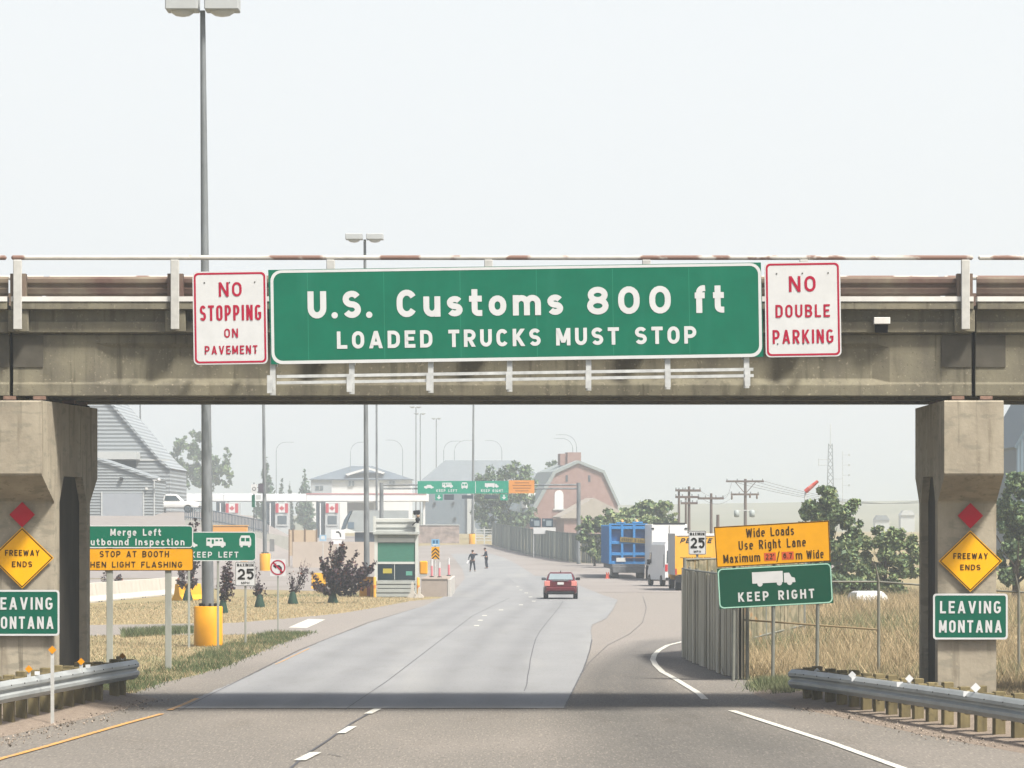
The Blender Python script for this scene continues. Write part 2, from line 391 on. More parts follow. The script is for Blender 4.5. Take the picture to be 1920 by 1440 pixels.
# gravel heaped along the two guardrails
for nm, poly in (('gravel_bank', [(-13.5, 60), (-11.3, 60), (-10.4, 66), (-9.5, 73), (-9.1, 77), (-8.6, 81), (-8.3, 85), (-8.0, 89.8), (-8.6, 92), (-13.5, 92)]),
                 ('gravel_bank', [(13, 55), (10.9, 55), (9.2, 66), (8.2, 71.5), (7.6, 75), (7.1, 78.5), (6.6, 82), (6.0, 86), (5.6, 92), (6.0, 98.5), (7.5, 97), (13, 95)])):
    bm = bmesh.new(); bm.faces.new([bm.verts.new((x, y, 0)) for x, y in poly])
    bmesh.ops.triangulate(bm, faces=bm.faces[:]); bmesh.ops.subdivide_edges(bm, edges=bm.edges[:], cuts=5, use_grid_fill=True)
    xc = -12 if poly[0][0] < 0 else 12
    edge = [v for v in bm.verts if v.is_boundary]
    es = np.array([(v.co.x, v.co.y) for v in edge])
    for v in bm.verts:
        d = np.min(np.hypot(es[:, 0] - v.co.x, es[:, 1] - v.co.y)); v.co.z = .006 + (.13 if xc < 0 else .06) * sst(0, .7, d) + (rng.random() * .035 if d > .05 else 0)
    bmesh.ops.recalc_face_normals(bm, faces=bm.faces[:])
    if sum(f.normal.z for f in bm.faces) < 0: bmesh.ops.reverse_faces(bm, faces=bm.faces[:])
    me = bpy.data.meshes.new(nm); bm.to_mesh(me); bm.free(); me.materials.append(m_gravel)
    o = bpy.data.objects.new(nm, me); COL.objects.link(o); tag(o, kind='structure')

# loose stones and debris along both guardrails and road edges
def stones(polys, n, seed, m, r0, r1):
    g = np.random.default_rng(seed); mb = MB()
    for (x0, x1, y0, y1, f) in polys:
        for k in range(int(n * f)):
            y = y0 + (y1 - y0) * g.random(); t = (y - y0) / (y1 - y0); xc = x0 + (x1 - x0) * t + g.normal() * .32; r = r0 + (r1 - r0) * g.random() ** 3
            a = g.random() * 3; c, s_ = math.cos(a) * r, math.sin(a) * r; z = .03 + r * .1
            mb.add([(xc + c, y + s_, z), (xc - s_, y + c, z), (xc - c * .9, y - s_ * .8, z), (xc + s_, y - c, z), (xc + .2 * c, y, z + r * 1.1), (xc, y, z - r)], [(0, 1, 4), (1, 2, 4), (2, 3, 4), (3, 0, 4), (1, 0, 5), (2, 1, 5), (3, 2, 5), (0, 3, 5)])
    return mb.build('gravel', m)
lines = [(-9.0, -7.9, 72, 89, .35), (-9.6, -8.6, 66, 78, .2), (8.9, 6.5, 66, 84, .3), (6.9, 6.0, 80, 92, .3), (6.0, 5.6, 92, 104, .15), (-7.6, -5.9, 91, 112, .15)]
lines = [(-9.3, -8.2, 70, 89, .6), (8.6, 6.6, 70, 85, .6)]
tag(stones(lines, 900, 3, mat('stone_pale', lin('#a3978a'), .95, island=.4), 0.008, .03), kind='stuff')
tag(stones(lines, 260, 4, mat('debris_dark', lin('#5d554b'), .95, island=.4), 0.006, .035), kind='stuff')

# far ridge on the right and low plain
m_hill = mat('far_grassland', lin('#8d8a74'), .95, var=.3, scale=.004, col2=lin('#74775f'))
mb = MB(); n = 90; top, mid, bot = [], [], []
for i in range(n + 1):
    x = -800 + 2000 * i / n
    h = 15 + 9 * sst(-100, 160, x) + 1.8 * math.sin(x * .011) + 1.0 * math.sin(x * .031 + 1)
    top.append((x, 1750, 2.6 + h * .5)); mid.append((x, 1450, 2.6 + h * .2)); bot.append((x, 1100, 2.2))
back = [(p[0], 2600, 2.) for p in top]
mb.loft([bot, mid, top, back], caps=False, closed=False, smooth=True)
tag(mb.build('hills', m_hill), kind='structure')
# ------------------------------------------------------------------ overpass
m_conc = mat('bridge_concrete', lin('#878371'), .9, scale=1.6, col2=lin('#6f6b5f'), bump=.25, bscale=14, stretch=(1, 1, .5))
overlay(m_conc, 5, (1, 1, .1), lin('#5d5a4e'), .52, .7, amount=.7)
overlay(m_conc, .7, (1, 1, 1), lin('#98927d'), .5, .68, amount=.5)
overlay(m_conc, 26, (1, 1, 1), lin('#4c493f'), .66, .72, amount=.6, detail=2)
m_pier = mat('pier_concrete', lin('#b8b09d'), .92, scale=1.1, col2=lin('#9a9282'), bump=.3, bscale=12, stretch=(1, 1, .6))
overlay(m_pier, 4, (1, 1, .12), lin('#6e6555'), .54, .74, amount=.6)
overlay(m_pier, 2.2, (1, 1, 3), lin('#8e8a7c'), .52, .64, amount=.6)
for _m in (m_conc, m_pier):
    overlay(_m, 9, (1, 1, .06), lin('#4b463b'), .6, .76, amount=.55, seedloc=(3, 1, 5))
    overlay(_m, 16, (1, 1, 1), lin('#c2b8a2'), .62, .72, amount=.4, detail=3, seedloc=(8, 2, 1))
m_steel_w = mat('white_painted_steel', lin('#c9cac6'), .55, var=.12, scale=6)
overlay(m_steel_w, 7, (1, 1, .3), lin('#8b7a6a'), .66, .74, amount=.5)
m_rail = mat('rusty_white_rail', lin('#cfccc4'), .55, var=.1, scale=4)
overlay(m_rail, 1.3, (1, 1, 1), lin('#7d5a4c'), .5, .56, amount=.9)
m_brown = mat('rusty_brown_rail', lin('#6d5750'), .6, scale=1.0, col2=lin('#8a8070'))
m_curbw = mat('white_curb_paint', lin('#e4e4e0'), .7, var=.1, scale=3)
m_black = mat('joint_black', lin('#16171a'), .8)
m_recess_shade = mat('recess_shade_concrete', lin('#45423b'), .95, scale=2, col2=lin('#35332e'), stretch=(1, 1, .3), bump=.2, bscale=14)  # dark colour stands in for the deep shade of the pier recess
m_bolt = mat('bolt_steel', lin('#55544f'), .5, metal=.6)
ORG = Vector((0, 82.5, 0))
bridge = thing('overpass_bridge', 'concrete road overpass with white railing posts crossing over the highway', 'bridge', ORG)
def bp(mb, name, m, parent=bridge, bevel=0): 
    mb.v = [(x, y - 82.5, z) for x, y, z in mb.v]; return mb.build(name, m, parent, bevel)
spans = [(-42., -10.44), (-10.36, 9.545), (9.625, 42.)]
def girder(x0, x1, yf, sgn):
    P = lambda d: yf + sgn * d
    mid = [(P(0), 6.62), (P(0), 6.85), (P(.14), 6.98), (P(.14), 7.62), (P(.05), 7.72), (P(.05), 7.9), (P(.6), 7.9), (P(.6), 7.72), (P(.5), 7.6), (P(.5), 6.98), (P(.62), 6.85), (P(.62), 6.62)]
    end = [(P(.0), 6.62), (P(.0), 6.87), (P(.03), 6.9), (P(.03), 7.62), (P(.03), 7.72), (P(.03), 7.9), (P(.6), 7.9), (P(.6), 7.72), (P(.6), 7.6), (P(.6), 6.98), (P(.62), 6.85), (P(.62), 6.62)]
    mb = MB(); X = lambda x, pr: [(x, a, b) for a, b in pr]
    rings = [X(x0, end), X(x0 + 1.7, end), X(x0 + 2.05, mid), X(x1 - 2.05, mid), X(x1 - 1.7, end), X(x1, end)]
    if sgn < 0: rings = [r[::-1] for r in rings]
    mb.loft(rings); return mb
for x0, x1 in spans:
    for yf, sg in ((82.4, 1), (85.1, 1), (88.3, -1)):
        bp(girder(x0, x1, yf, sg), 'girder', m_conc, bevel=.012)
    mb = MB(); mb.box(x0, x1, 82.46, 88.24, 7.905, 8.5); bp(mb, 'deck', m_conc)
    mb = MB()
    for yo, sg in ((82.05, 1), (88.65, -1)):
        a, b = sorted((yo, yo + sg * .3)); mb.box(x0, x1, a, b, 8.4, 8.56)
        c, d = sorted((yo + sg * .3, yo + sg * .42)); mb.box(x0, x1, c, d, 7.94, 8.498)
        e, f_ = sorted((yo + sg * .22, yo + sg * .302)); mb.box(x0, x1, e, f_, 7.93, 8.16)
    bp(mb, 'fascia', m_conc, bevel=.01)
    mb = MB(); mb.box(x0, x1, 82.03, 82.4, 8.563, 8.665); mb.box(x0, x1, 88.3, 88.67, 8.563, 8.665); bp(mb, 'curb', m_curbw)
    mb = MB(); mb.box(x0 + .01, x1 - .01, 81.985, 82.09, 9.42, 9.515); mb.box(x0 + .01, x1 - .01, 88.6, 88.7, 9.42, 9.515); bp(mb, 'handrail', m_rail, bevel=.03)
    wprof = lambda y, s: [(y, 8.70), (y - .07 * s, 8.75), (y - .07 * s, 8.84), (y, 8.88), (y, 8.92), (y - .07 * s, 8.97), (y - .07 * s, 9.05), (y, 9.1), (y + .02 * s, 9.1), (y + .02 * s, 8.70)]
    mb = MB(); mb.prism(wprof(82.42, 1), 'x', x0 + .02, x1 - .02); mb.prism(wprof(88.28, -1), 'x', x0 + .02, x1 - .02); bp(mb, 'guard_beam', m_brown)
pxs = [-262, 33, 328, 620, 916, 1212, 1507, 1810, 2100]
postx = [(p - 960) * 82. / F for p in pxs]; postx = [postx[0] - 3.25 * k for k in range(8, 0, -1)] + postx + [postx[-1] + 3.25 * k for k in range(1, 9)]
for i, x in enumerate(postx):
    for yo, sg in ((82.0, 1), (88.7, -1)):
        mb = MB(); a, b = sorted((yo - sg * .06, yo + sg * .045)); mb.box(x - .087, x + .087, a, b, 7.98, 9.42)
        o = bp(mb, 'rail_post', m_steel_w, bevel=.012)
        mb = MB(); a, b = sorted((yo + sg * .1, yo + sg * .36)); mb.box(x - .21, x + .21, a, b, 7.935, 8.397)
        bp(mb, 'post_bracket', m_conc, bevel=.015)
        mb = MB(); a, b = sorted((yo + sg * .045, yo + sg * .33)); mb.box(x - .16, x + .16, a, b, 8.67, 9.14)
        bp(mb, 'blockout', m_brown)
for xj in (-10.4, 9.585):
    mb = MB(); mb.box(xj - .039, xj + .039, 82.6, 88.0, 6.7, 8.4); bp(mb, 'joint_filler', m_black)
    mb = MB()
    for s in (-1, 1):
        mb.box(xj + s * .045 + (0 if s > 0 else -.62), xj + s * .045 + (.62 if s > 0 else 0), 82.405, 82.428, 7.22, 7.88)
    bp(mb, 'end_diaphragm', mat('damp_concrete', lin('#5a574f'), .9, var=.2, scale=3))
mb = MB(); x = (1653 - 960) * 82.2 / F; mb.box(x - .17, x + .17, 82.1, 82.33, 8.10, 8.24); bp(mb, 'white_plate', m_curbw, bevel=.01)  # plain white plate added in place of a bright opening in the fascia
mb = MB(); mb.box(x - .13, x + .13, 82.2, 82.34, 7.93, 8.09); bp(mb, 'black_plate', m_black)  # plain black plate below the white one
# piers, one child each, with recessed web between the two columns
def pier(x0, x1, skew):
    prof = [(81.5, 6.5), (81.5, 4.97), (82.7, 4.42), (82.7, -.6), (83.2, -.6), (83.2, 4.42), (83.65, 4.97), (85.5, 4.97), (85.95, 4.42), (85.95, -.6), (86.3, -.6), (86.3, 4.42), (87.1, 4.97), (87.1, 6.5)]
    mb = MB(); mb.prism(prof, 'x', x0, x1)
    mb.v = [(x + (y - 81.5) * skew, y, z) for x, y, z in mb.v]
    p = bp(mb, 'pier', m_pier, bevel=.03)
    wb = MB(); wb.box(x0 + .16, x1 - .16, 83.19, 85.96, -.6, 5.02); wb.v = [(x + (y - 81.5) * skew, y - 82.5, z) for x, y, z in wb.v]; wb.build('web_wall', m_recess_shade, p)  # shallow web wall, its dark colour paints the shade between the columns
    for j, xx in enumerate((.32, .8)):
        for yy in (82.55, 85.4, 86.6):
            mb = MB(); cx = x0 + (x1 - x0) * xx + (yy - 81.5) * skew
            mb.box(cx - .17, cx + .17, yy - .2, yy + .2, 6.5, 6.545, 1); mb.box(cx - .13, cx + .13, yy - .15, yy + .15, 6.545, 6.618)
            mb.v = [(a, b - 82.5, c) for a, b, c in mb.v]; mb.build('bearing', [mat('bearing_rust', lin('#9a7d6e'), .8, var=.3, scale=9), m_black], p)
    return p
pier(8.88, 10.1, -.005); pier(-10.95, -9.66, .1)
for xx in (-24, 24): pier(xx - .6, xx + .6, 0)
# ------------------------------------------------------------------ road-sign lettering drawn as strokes
WID = dict(I=0, M=.74, W=.9, N=.64, E=.54, F=.52, L=.52, T=.58, A=.7, V=.7, Y=.68, X=.66, K=.64, S=.6, J=.5, a=.5, b=.52, c=.48, d=.52, e=.52, f=.38, g=.52, h=.52, i=0,
           l=0, m=.86, n=.52, o=.54, p=.52, r=.38, s=.48, t=.4, u=.52, x=.52, y=.54)
WID['.'] = 0; WID['1'] = .3; WID['/'] = .4; WID["'"] = 0; WID[' '] = .42
def _arc(cx, cy, rx, ry, a0, a1, n=9):
    return [(cx + rx * math.cos(R(a0 + (a1 - a0) * k / n)), cy + ry * math.sin(R(a0 + (a1 - a0) * k / n))) for k in range(n + 1)]
def glyph(ch, W, s):
    """strokes of one letter in a box W wide and 1 high; s = stroke width. Returns ('p', pts) strips, ('d', ...) diagonals cut level, ('o', pts) dots"""
    h = s / 2; l, r, b, t = h, W - h, h, 1 - h; cx = W / 2; rx = (r - l) / 2; m = .5
    ry = min(.36, rx * 1.15); X = .74; xt = X - h; xry = min((xt - b) / 2, rx * 1.1)
    TA = lambda a, c: _arc(cx, t - ry, rx, ry, a, c); BA = lambda a, c: _arc(cx, b + ry, rx, ry, a, c)
    xT = lambda a, c: _arc(cx, xt - xry, rx, xry, a, c); xB = lambda a, c: _arc(cx, b + xry, rx, xry, a, c)
    P = lambda *q: ('p', list(q)); V = lambda x, y0=0, y1=1: ('p', [(x, y0), (x, y1)])
    Hh = lambda y, x0, x1: ('p', [(x0, y), (x1, y)])
    d = lambda x0, y0, x1, y1: ('d', (x0, y0, x1, y1))
    k = s * 1.08                                        # horizontal thickness of steep diagonals
    if ch == 'A': return [d(k / 2, 0, cx, 1), d(W - k / 2, 0, cx, 1), Hh(.28, W * .17, W * .83)]
    if ch == 'B': return [V(l), P((l, t), (cx, t), *_arc(cx, (t + .52) / 2, rx * .92, (t - .52) / 2, 90, -90), (l, .52)), P((l, .52), (cx, .52), *_arc(cx, (b + .52) / 2, rx, (.52 - b) / 2, 90, -90), (l, b))]
    if ch == 'C': return [('p', TA(28, 180) + BA(180, 332))]
    if ch == 'D': return [V(l), P((l, t), (cx - .02, t), *_arc(cx - .02, t - ry, r - cx + .02, ry, 90, 0), *_arc(cx - .02, b + ry, r - cx + .02, ry, 0, -90), (l, b))]
    if ch == 'E': return [V(l), Hh(t, l, W), Hh(b, l, W), Hh(.52, l, W * .88)]
    if ch == 'F': return [V(l), Hh(t, l, W), Hh(.5, l, W * .86)]
    if ch == 'G': return [('p', TA(28, 180) + BA(180, 360) + [(r, .46)]), Hh(.46, cx, W)]
    if ch == 'H': return [V(l), V(r), Hh(.51, l, r)]
    if ch in 'Il': return [V(h)]
    if ch == 'K': return [V(l), d(l + .02, .36, r - .01, 1), d(W * .38, .55, r + .01, 0)]
    if ch == 'L': return [V(l), Hh(b, l, W)]
    if ch == 'M': return [V(l), V(r), d(l, 1, cx, .16), d(r, 1, cx, .16)]
    if ch == 'N': return [V(l), V(r), d(l, 1, r, 0)]
    if ch in 'O0': return [('c', TA(0, 180) + BA(180, 360))]
    if ch == 'P': return [V(l), P((l, t), (cx, t), *_arc(cx, (t + .42) / 2, rx, (t - .42) / 2, 90, -90), (l, .42))]
    if ch == 'R': return [V(l), P((l, t), (cx, t), *_arc(cx, (t + .45) / 2, rx, (t - .45) / 2, 90, -90), (l, .45)), d(cx - .02, .46, W - k / 2, 0)]
    if ch == 'S': q = (t - m) / 2; return [('p', _arc(cx, t - q, rx, q, 25, 270, 14) + _arc(cx, b + q, rx, q, 90, -155, 14)[1:])]
    if ch == 'T': return [V(cx), Hh(t, 0, W)]
    if ch == 'U': return [P((l, 1), *BA(180, 360), (r, 1))]
    if ch == 'V': return [d(k / 2, 1, cx, 0), d(W - k / 2, 1, cx, 0)]
    if ch == 'W': return [d(k / 2, 1, W * .28, 0), d(cx, .92, W * .28, 0), d(cx, .92, W * .72, 0), d(W - k / 2, 1, W * .72, 0)]
    if ch == 'X': return [d(k / 2, 1, W - k / 2, 0), d(W - k / 2, 1, k / 2, 0)]
    if ch == 'Y': return [d(k / 2, 1, cx, .42), d(W - k / 2, 1, cx, .42), V(cx, 0, .46)]
    if ch == '1': return [V(r), d(l, .78, r, 1)]
    if ch == '2': q = min(.3, rx * 1.2); return [('p', _arc(cx, t - q, rx, q, 165, -25, 12) + [(l + .01, b + .02)]), Hh(b, 0, W)]
    if ch == '5': q = .29; return [P((W - .02, t), (l + .03, t), (l + .01, .55)), ('p', _arc(cx, b + q, rx, q, 140, -150, 14))]
    if ch == '6': q = .28; return [('c', _arc(cx, b + q, rx, q, 0, 360, 20)), ('p', [(l, b + q)] + _arc(cx, t - .36, rx, .36, 180, 35))]
    if ch == '7': return [Hh(t, 0, W), d(r, .9, W * .36, 0)]
    if ch == '8': q = (t - .52) / 2; return [('c', _arc(cx, t - q, rx * .9, q, 0, 360, 20)), ('c', _arc(cx, b + (.52 - b) / 2, rx, (.52 - b) / 2, 0, 360, 20))]
    if ch == '.': return [('o', (h, h * .95, h * 1.05))]
    if ch == '/': return [d(h, 0, W - h, 1)]
    if ch == "'": return [V(h, .66, 1)]
    if ch == 'a': q = (.46 - b) / 2; return [('p', _arc(cx, xt - .2, rx, .2, 160, 0) + [(r, 0)]), ('p', [(r, .46)] + _arc(l + rx * .8, b + q, rx * .8, q, 90, 270) + [(r, b + .03)])]
    if ch == 'b': return [V(l), ('c', xT(0, 180) + xB(180, 360))]
    if ch == 'c': return [('p', xT(35, 180) + xB(180, 325))]
    if ch == 'd': return [V(r), ('c', xT(0, 180) + xB(180, 360))]
    if ch == 'e': return [('p', [(l, .39), (r, .39)] + xT(0, 180) + xB(180, 318))]
    if ch == 'f': return [('p', [(W * .42, 0), (W * .42, t - .16)] + _arc(W * .42 + .16, t - .16, .16, .16, 180, 80, 6) + [(W, t)]), Hh(X - h, 0, W * .95)]
    if ch == 'g': return [('c', xT(0, 180) + xB(180, 360)), ('p', [(r, X), (r, -.12)] + _arc(cx, -.08, rx, .14, 0, -150))]
    if ch == 'h': return [V(l), ('p', [(l, .5)] + xT(150, 0) + [(r, 0)])]
    if ch == 'i': return [V(h, 0, X), ('o', (h, .93, h * 1.15))]
    if ch == 'm': q = (W / 2 - s) / 2 + h; c1 = l + (cx - l) / 2; c2 = cx + (r - cx) / 2; a_ = (cx - l) / 2; return [V(l, 0, X), ('p', _arc(c1, xt - a_, a_, a_, 160, 0) + [(cx, 0)]), ('p', _arc(c2, xt - a_, a_, a_, 170, 0) + [(r, 0)])]
    if ch == 'n': return [V(l, 0, X), ('p', xT(160, 0) + [(r, 0)])]
    if ch == 'o': return [('c', xT(0, 180) + xB(180, 360))]
    if ch == 'p': return [V(l, -.25, X), ('c', xT(0, 180) + xB(180, 360))]
    if ch == 'r': return [V(l, 0, X), ('p', _arc(l + .26, xt - .24, .24, .24, 170, 75))]
    if ch == 's': q = (xt - b) / 4; return [('p', _arc(cx, xt - q, rx, q, 25, 270, 12) + _arc(cx, b + q, rx, q, 90, -155, 12)[1:])]
    if ch == 't': return [('p', [(W * .42, .98), (W * .42, b + .13)] + _arc(W * .42 + .15, b + .13, .15, .13, 180, 275, 6) + [(W, b)]), Hh(X - h, 0, W * .98)]
    if ch == 'u': return [P((l, X), *xB(180, 360), (r, X)), V(r, 0, X)]
    if ch == 'x': return [d(k / 2, X, W - k / 2, 0), d(W - k / 2, X, k / 2, 0)]
    if ch == 'y': return [d(k / 2, X, cx, 0), d(W - k / 2, X, W * .3, -.25)]
    return []
def stroke_polys(ch, W, s):
    """list of (verts2d, faces) for a letter"""
    out = []
    for kind, a in glyph(ch, W, s):
        if kind == 'o':
            x, y, q = a; out.append(([(x + q * math.cos(2 * math.pi * k / 14), y + q * math.sin(2 * math.pi * k / 14)) for k in range(14)], [tuple(range(14))])); continue
        if kind == 'd':
            x0, y0, x1, y1 = a; L = math.hypot(x1 - x0, y1 - y0); hw = s / 2 * L / max(.3 * L, abs(y1 - y0)); hw = min(hw, s)
            out.append(([(x0 - hw, y0), (x0 + hw, y0), (x1 + hw, y1), (x1 - hw, y1)], [(0, 1, 2, 3)])); continue
        pts = []
        for p in a:
            if not pts or math.hypot(p[0] - pts[-1][0], p[1] - pts[-1][1]) > 1e-4: pts.append(p)
        closed = kind == 'c'
        if closed and math.hypot(pts[0][0] - pts[-1][0], pts[0][1] - pts[-1][1]) < 1e-4: pts.pop()
        n = len(pts); vs = []
        for i in range(n):
            p = Vector(pts[i])
            q0 = Vector(pts[i - 1]) if (i or closed) else None; q1 = Vector(pts[(i + 1) % n]) if (i < n - 1 or closed) else None
            d0 = (p - q0).normalized() if q0 is not None else (q1 - p).normalized(); d1 = (q1 - p).normalized() if q1 is not None else d0
            n0, n1 = Vector((-d0.y, d0.x)), Vector((-d1.y, d1.x)); mm = n0 + n1
            mm = n0 if mm.length < .2 else mm.normalized(); sc = 1 / max(.6, mm.dot(n0))
            vs += [tuple(p + mm * s / 2 * sc), tuple(p - mm * s / 2 * sc)]
        fs = [(2 * i, 2 * i + 1, (2 * i + 3) % (2 * n), (2 * i + 2) % (2 * n)) for i in range(n if closed else n - 1)]
        out.append((vs, fs))
    return out
def layout(st, width, height, weight=.17, gap=.22):
    """strokes of a whole line fitted to width x height (baseline at 0)"""
    s = weight; A = width / height; n = len(st)
    fixed = sum(s for c in st if WID.get(c, .62) == 0); var = sum(WID.get(c, .62) for c in st if WID.get(c, .62) > 0)
    k = (A - fixed) / (var + gap * (n - 1)); x = 0; res = []; wd = 0
    for c in st:
        wd += c == ' '
        w = WID.get(c, .62); W = s if w == 0 else w * k
        for j, (v, f) in enumerate(stroke_polys(c, W, s) if c != ' ' else []): res.append(([((x + a) * height, b_ * height) for a, b_ in v], f, j, wd))
        x += W + gap * k
    return res
# ------------------------------------------------------------------ signs
m_sgreen = mat('sign_green', lin('#006f55'), .55, var=.08, scale=2, spec=.1)
m_sgreen2 = mat('sign_green_dark', lin('#00614c'), .55, var=.1, scale=2, spec=.1)
overlay(m_sgreen, 2.2, (1, 1, .12), lin('#2a8069'), .5, .8, amount=.35)
m_swhite = mat('sign_white', lin('#d6d9da'), .45, var=.05, scale=3)
m_syellow = mat('sign_yellow', lin('#ffbb00'), .6, var=.06, scale=3)
m_sorange = mat('sign_gold', lin('#eaa800'), .6, var=.07, scale=3)
m_sred = mat('sign_red', lin('#c4002c'), .6, var=.1, scale=3)
m_scrim = mat('sign_crimson', lin('#b00a38'), .5)
m_sblack = mat('sign_black', lin('#1b1a18'), .6)
m_sbrown = mat('sign_dark_brown', lin('#3d2a0c'), .6)
m_alu = mat('aluminium_back', lin('#9a9c9c'), .5, metal=.5, var=.15, scale=3)
m_galv = mat('galvanised_steel', lin('#cdd1d1'), .5, metal=.1, var=.2, scale=5)
m_dull = mat('dull_galvanised', lin('#84877f'), .65, metal=.1, var=.2, scale=4)
m_post = mat('weathered_post', lin('#a3a79f'), .75, var=.2, scale=3, stretch=(1, 1, .2))
m_patch = mat('orange_red_patch', lin('#cf5b35'), .5)

def rrect(x0, y0, x1, y1, r, n=6):
    pts = []
    for cx, cy, a in ((x1 - r, y0 + r, -90), (x1 - r, y1 - r, 0), (x0 + r, y1 - r, 90), (x0 + r, y0 + r, 180)):
        for k in range(n + 1):
            t = R(a + 90 * k / n); pts.append((cx + r * math.cos(t), cy + r * math.sin(t)))
    return pts

class Sign:
    """flat sign laid out in its own picture units: u right, v down, scale S units per metre, rolled about its centre"""
    def __init__(s, root, D, cx, cy, roll=0, S=None, centre=None):
        s.root, s.S, s.roll = root, S or F / D, R(roll)
        s.cx, s.cy = cx, cy
        s.c = centre or at(cx, cy, D)
        s.let = {}; s.grp = 0; s.icon = 0
    def P(s, u, v, off=0):
        a, b = (u - s.cx) / s.S, -(v - s.cy) / s.S
        x = a * math.cos(s.roll) - b * math.sin(s.roll); z = a * math.sin(s.roll) + b * math.cos(s.roll)
        return s.c + Vector((x, -off, z)) - Vector(s.root.location)
    def plate(s, name, poly, m, off=0., th=.02, mback=None):
        mb = MB(); n = len(poly)
        fr = [s.P(u, v, off) for u, v in poly]; bk = [s.P(u, v, off - th) for u, v in poly]
        mb.add(fr + bk, [tuple(range(n))], 0); mb.add(fr + bk, [tuple(range(2 * n - 1, n - 1, -1))] + [(i, n + i, n + (i + 1) % n, (i + 1) % n) for i in range(n)], 1)
        return mb.build(name, [m, mback or m_alu], s.root)
    def ring(s, name, outer, inner, m, off=.004):
        n = len(outer); mb = MB()
        mb.add([s.P(u, v, off) for u, v in outer] + [s.P(u, v, off) for u, v in inner], [(i, (i + 1) % n, n + (i + 1) % n, n + i) for i in range(n)])
        return mb.build(name, m, s.root)
    def text(s, st, x0, y0, x1, y1, m, weight=.17, gap=.22, off=.007):
        s.grp += 1
        for v, f, j, wd in layout(st, x1 - x0, y1 - y0, weight, gap):     # one mesh per word
            mb = s.let.setdefault((m.name, s.grp, wd), (MB(), m))[0]
            mb.add([s.P(x0 + a, y1 - b, off + .0018 * j) for a, b in v], f)
    def poly(s, pts, m, off=.006):
        mb = s.let.setdefault((m.name, -s.icon), (MB(), m))[0]
        mb.add([s.P(u, v, off) for u, v in pts], [tuple(range(len(pts)))])
    def disc(s, u, v, r, m, off=.006, n=14): s.poly([(u + r * math.cos(2 * math.pi * k / n), v + r * math.sin(2 * math.pi * k / n)) for k in range(n)], m, off)
    def done(s, name='lettering', parent=None):
        for mb, m in s.let.values(): mb.build(name, m, parent or s.root)
        s.let = {}
def truck_icon(sg, x0, y0, w, m, body):
    sg.icon += 1
    u = w / 80.; q = lambda l: [(x0 + a * u, y0 + b * u) for a, b in l]
    sg.poly(q([(0, 0), (57, 0), (57, 21), (0, 21)]), m); sg.poly(q([(59, 4), (69, 4), (73, 12), (79, 14), (80, 22), (59, 22)]), m)
    for c in (14, 50, 69): sg.disc(x0 + c * u, y0 + 22 * u, 5 * u, m, .0065)
def rv_icon(sg, x0, y0, w, m, body):
    sg.icon += 1
    u = w / 36.; q = lambda l: [(x0 + a * u, y0 + b * u) for a, b in l]
    sg.poly(q([(0, 0), (31, 0), (32, 7), (36, 9), (36, 15), (0, 15)]), m)
    for c in (9, 30): sg.disc(x0 + c * u, y0 + 15 * u, 3.2 * u, m, .0065)
    for a, b, c, d in ((2, 3, 7, 6.5), (10, 3, 14, 11), (17, 3, 22, 6), (25, 3, 29, 6)): sg.poly(q([(a, b), (c, b), (c, d), (a, d)]), body, .0085)
def bus_icon(sg, x0, y0, w, m, body):
    sg.icon += 1
    u = w / 22.; q = lambda l: [(x0 + a * u, y0 + b * u) for a, b in l]
    sg.poly(q([(3, 0), (19, 0), (22, 7), (22, 19), (0, 19), (0, 7)]), m); sg.poly(q([(2, 19), (6, 19), (6, 22), (2, 22)]), m); sg.poly(q([(16, 19), (20, 19), (20, 22), (16, 22)]), m)
    for a in (3, 12): sg.poly(q([(a, 4.5), (a + 7, 4.5), (a + 7, 11), (a, 11)]), body, .0085)
def car_icon(sg, x0, y0, w, m, body):
    sg.icon += 1
    u = w / 26.; q = lambda l: [(x0 + a * u, y0 + b * u) for a, b in l]
    sg.poly(q([(0, 4), (6, 3.5), (9, 0), (18, 0), (22, 4), (26, 5), (26, 8.5), (0, 8.5)]), m)
    for c in (6, 20): sg.disc(x0 + c * u, y0 + 8.5 * u, 2.4 * u, m, .0065)

# --- signs hung on the overpass
def hung(name, label, u0, v0, u1, v1, D=80.9, roll=.87):
    c = at((u0 + u1) / 2, (v0 + v1) / 2, D)
    r = thing(name, label, 'road sign', (c.x, c.y, c.z))
    return r, Sign(r, D, (u0 + u1) / 2, (v0 + v1) / 2, roll)
r, sg = hung('overhead_sign', 'long green customs sign in white lettering hung across the overpass', 506, 499, 1430, 677)
sg.plate('panel', [(504, 499), (1428, 499), (1431, 676), (507, 676)], m_sgreen, th=.05)
sg.ring('border', rrect(508, 500, 1428, 676, 20), rrect(513.5, 505, 1422.5, 670, 16), m_swhite)
sg.text('U.S.', 577, 540.5, 698, 591.5, m_swhite, .225, .17); sg.text('Customs', 744, 540, 1056, 591.5, m_swhite, .215, .2)
sg.text('800', 1101, 540, 1258, 592, m_swhite, .215, .28); sg.text('ft', 1303, 540, 1358, 592, m_swhite, .215, .28)
for w_, a, b in (('LOADED', 631, 810), ('TRUCKS', 840, 1013), ('MUST', 1042, 1160), ('STOP', 1190, 1305)): sg.text(w_, a, 616.5, b, 649, m_swhite, .21, .24)
sg.done()
for k in range(1, 7):
    u = 506 + k * 143 - 72; sg.icon += 1; sg.poly([(u, 506), (u + .9, 506), (u + .9, 669), (u, 669)], mat('panel_seam', lin('#2e8f72'), .5), .003)
sg.done('panel_seam')
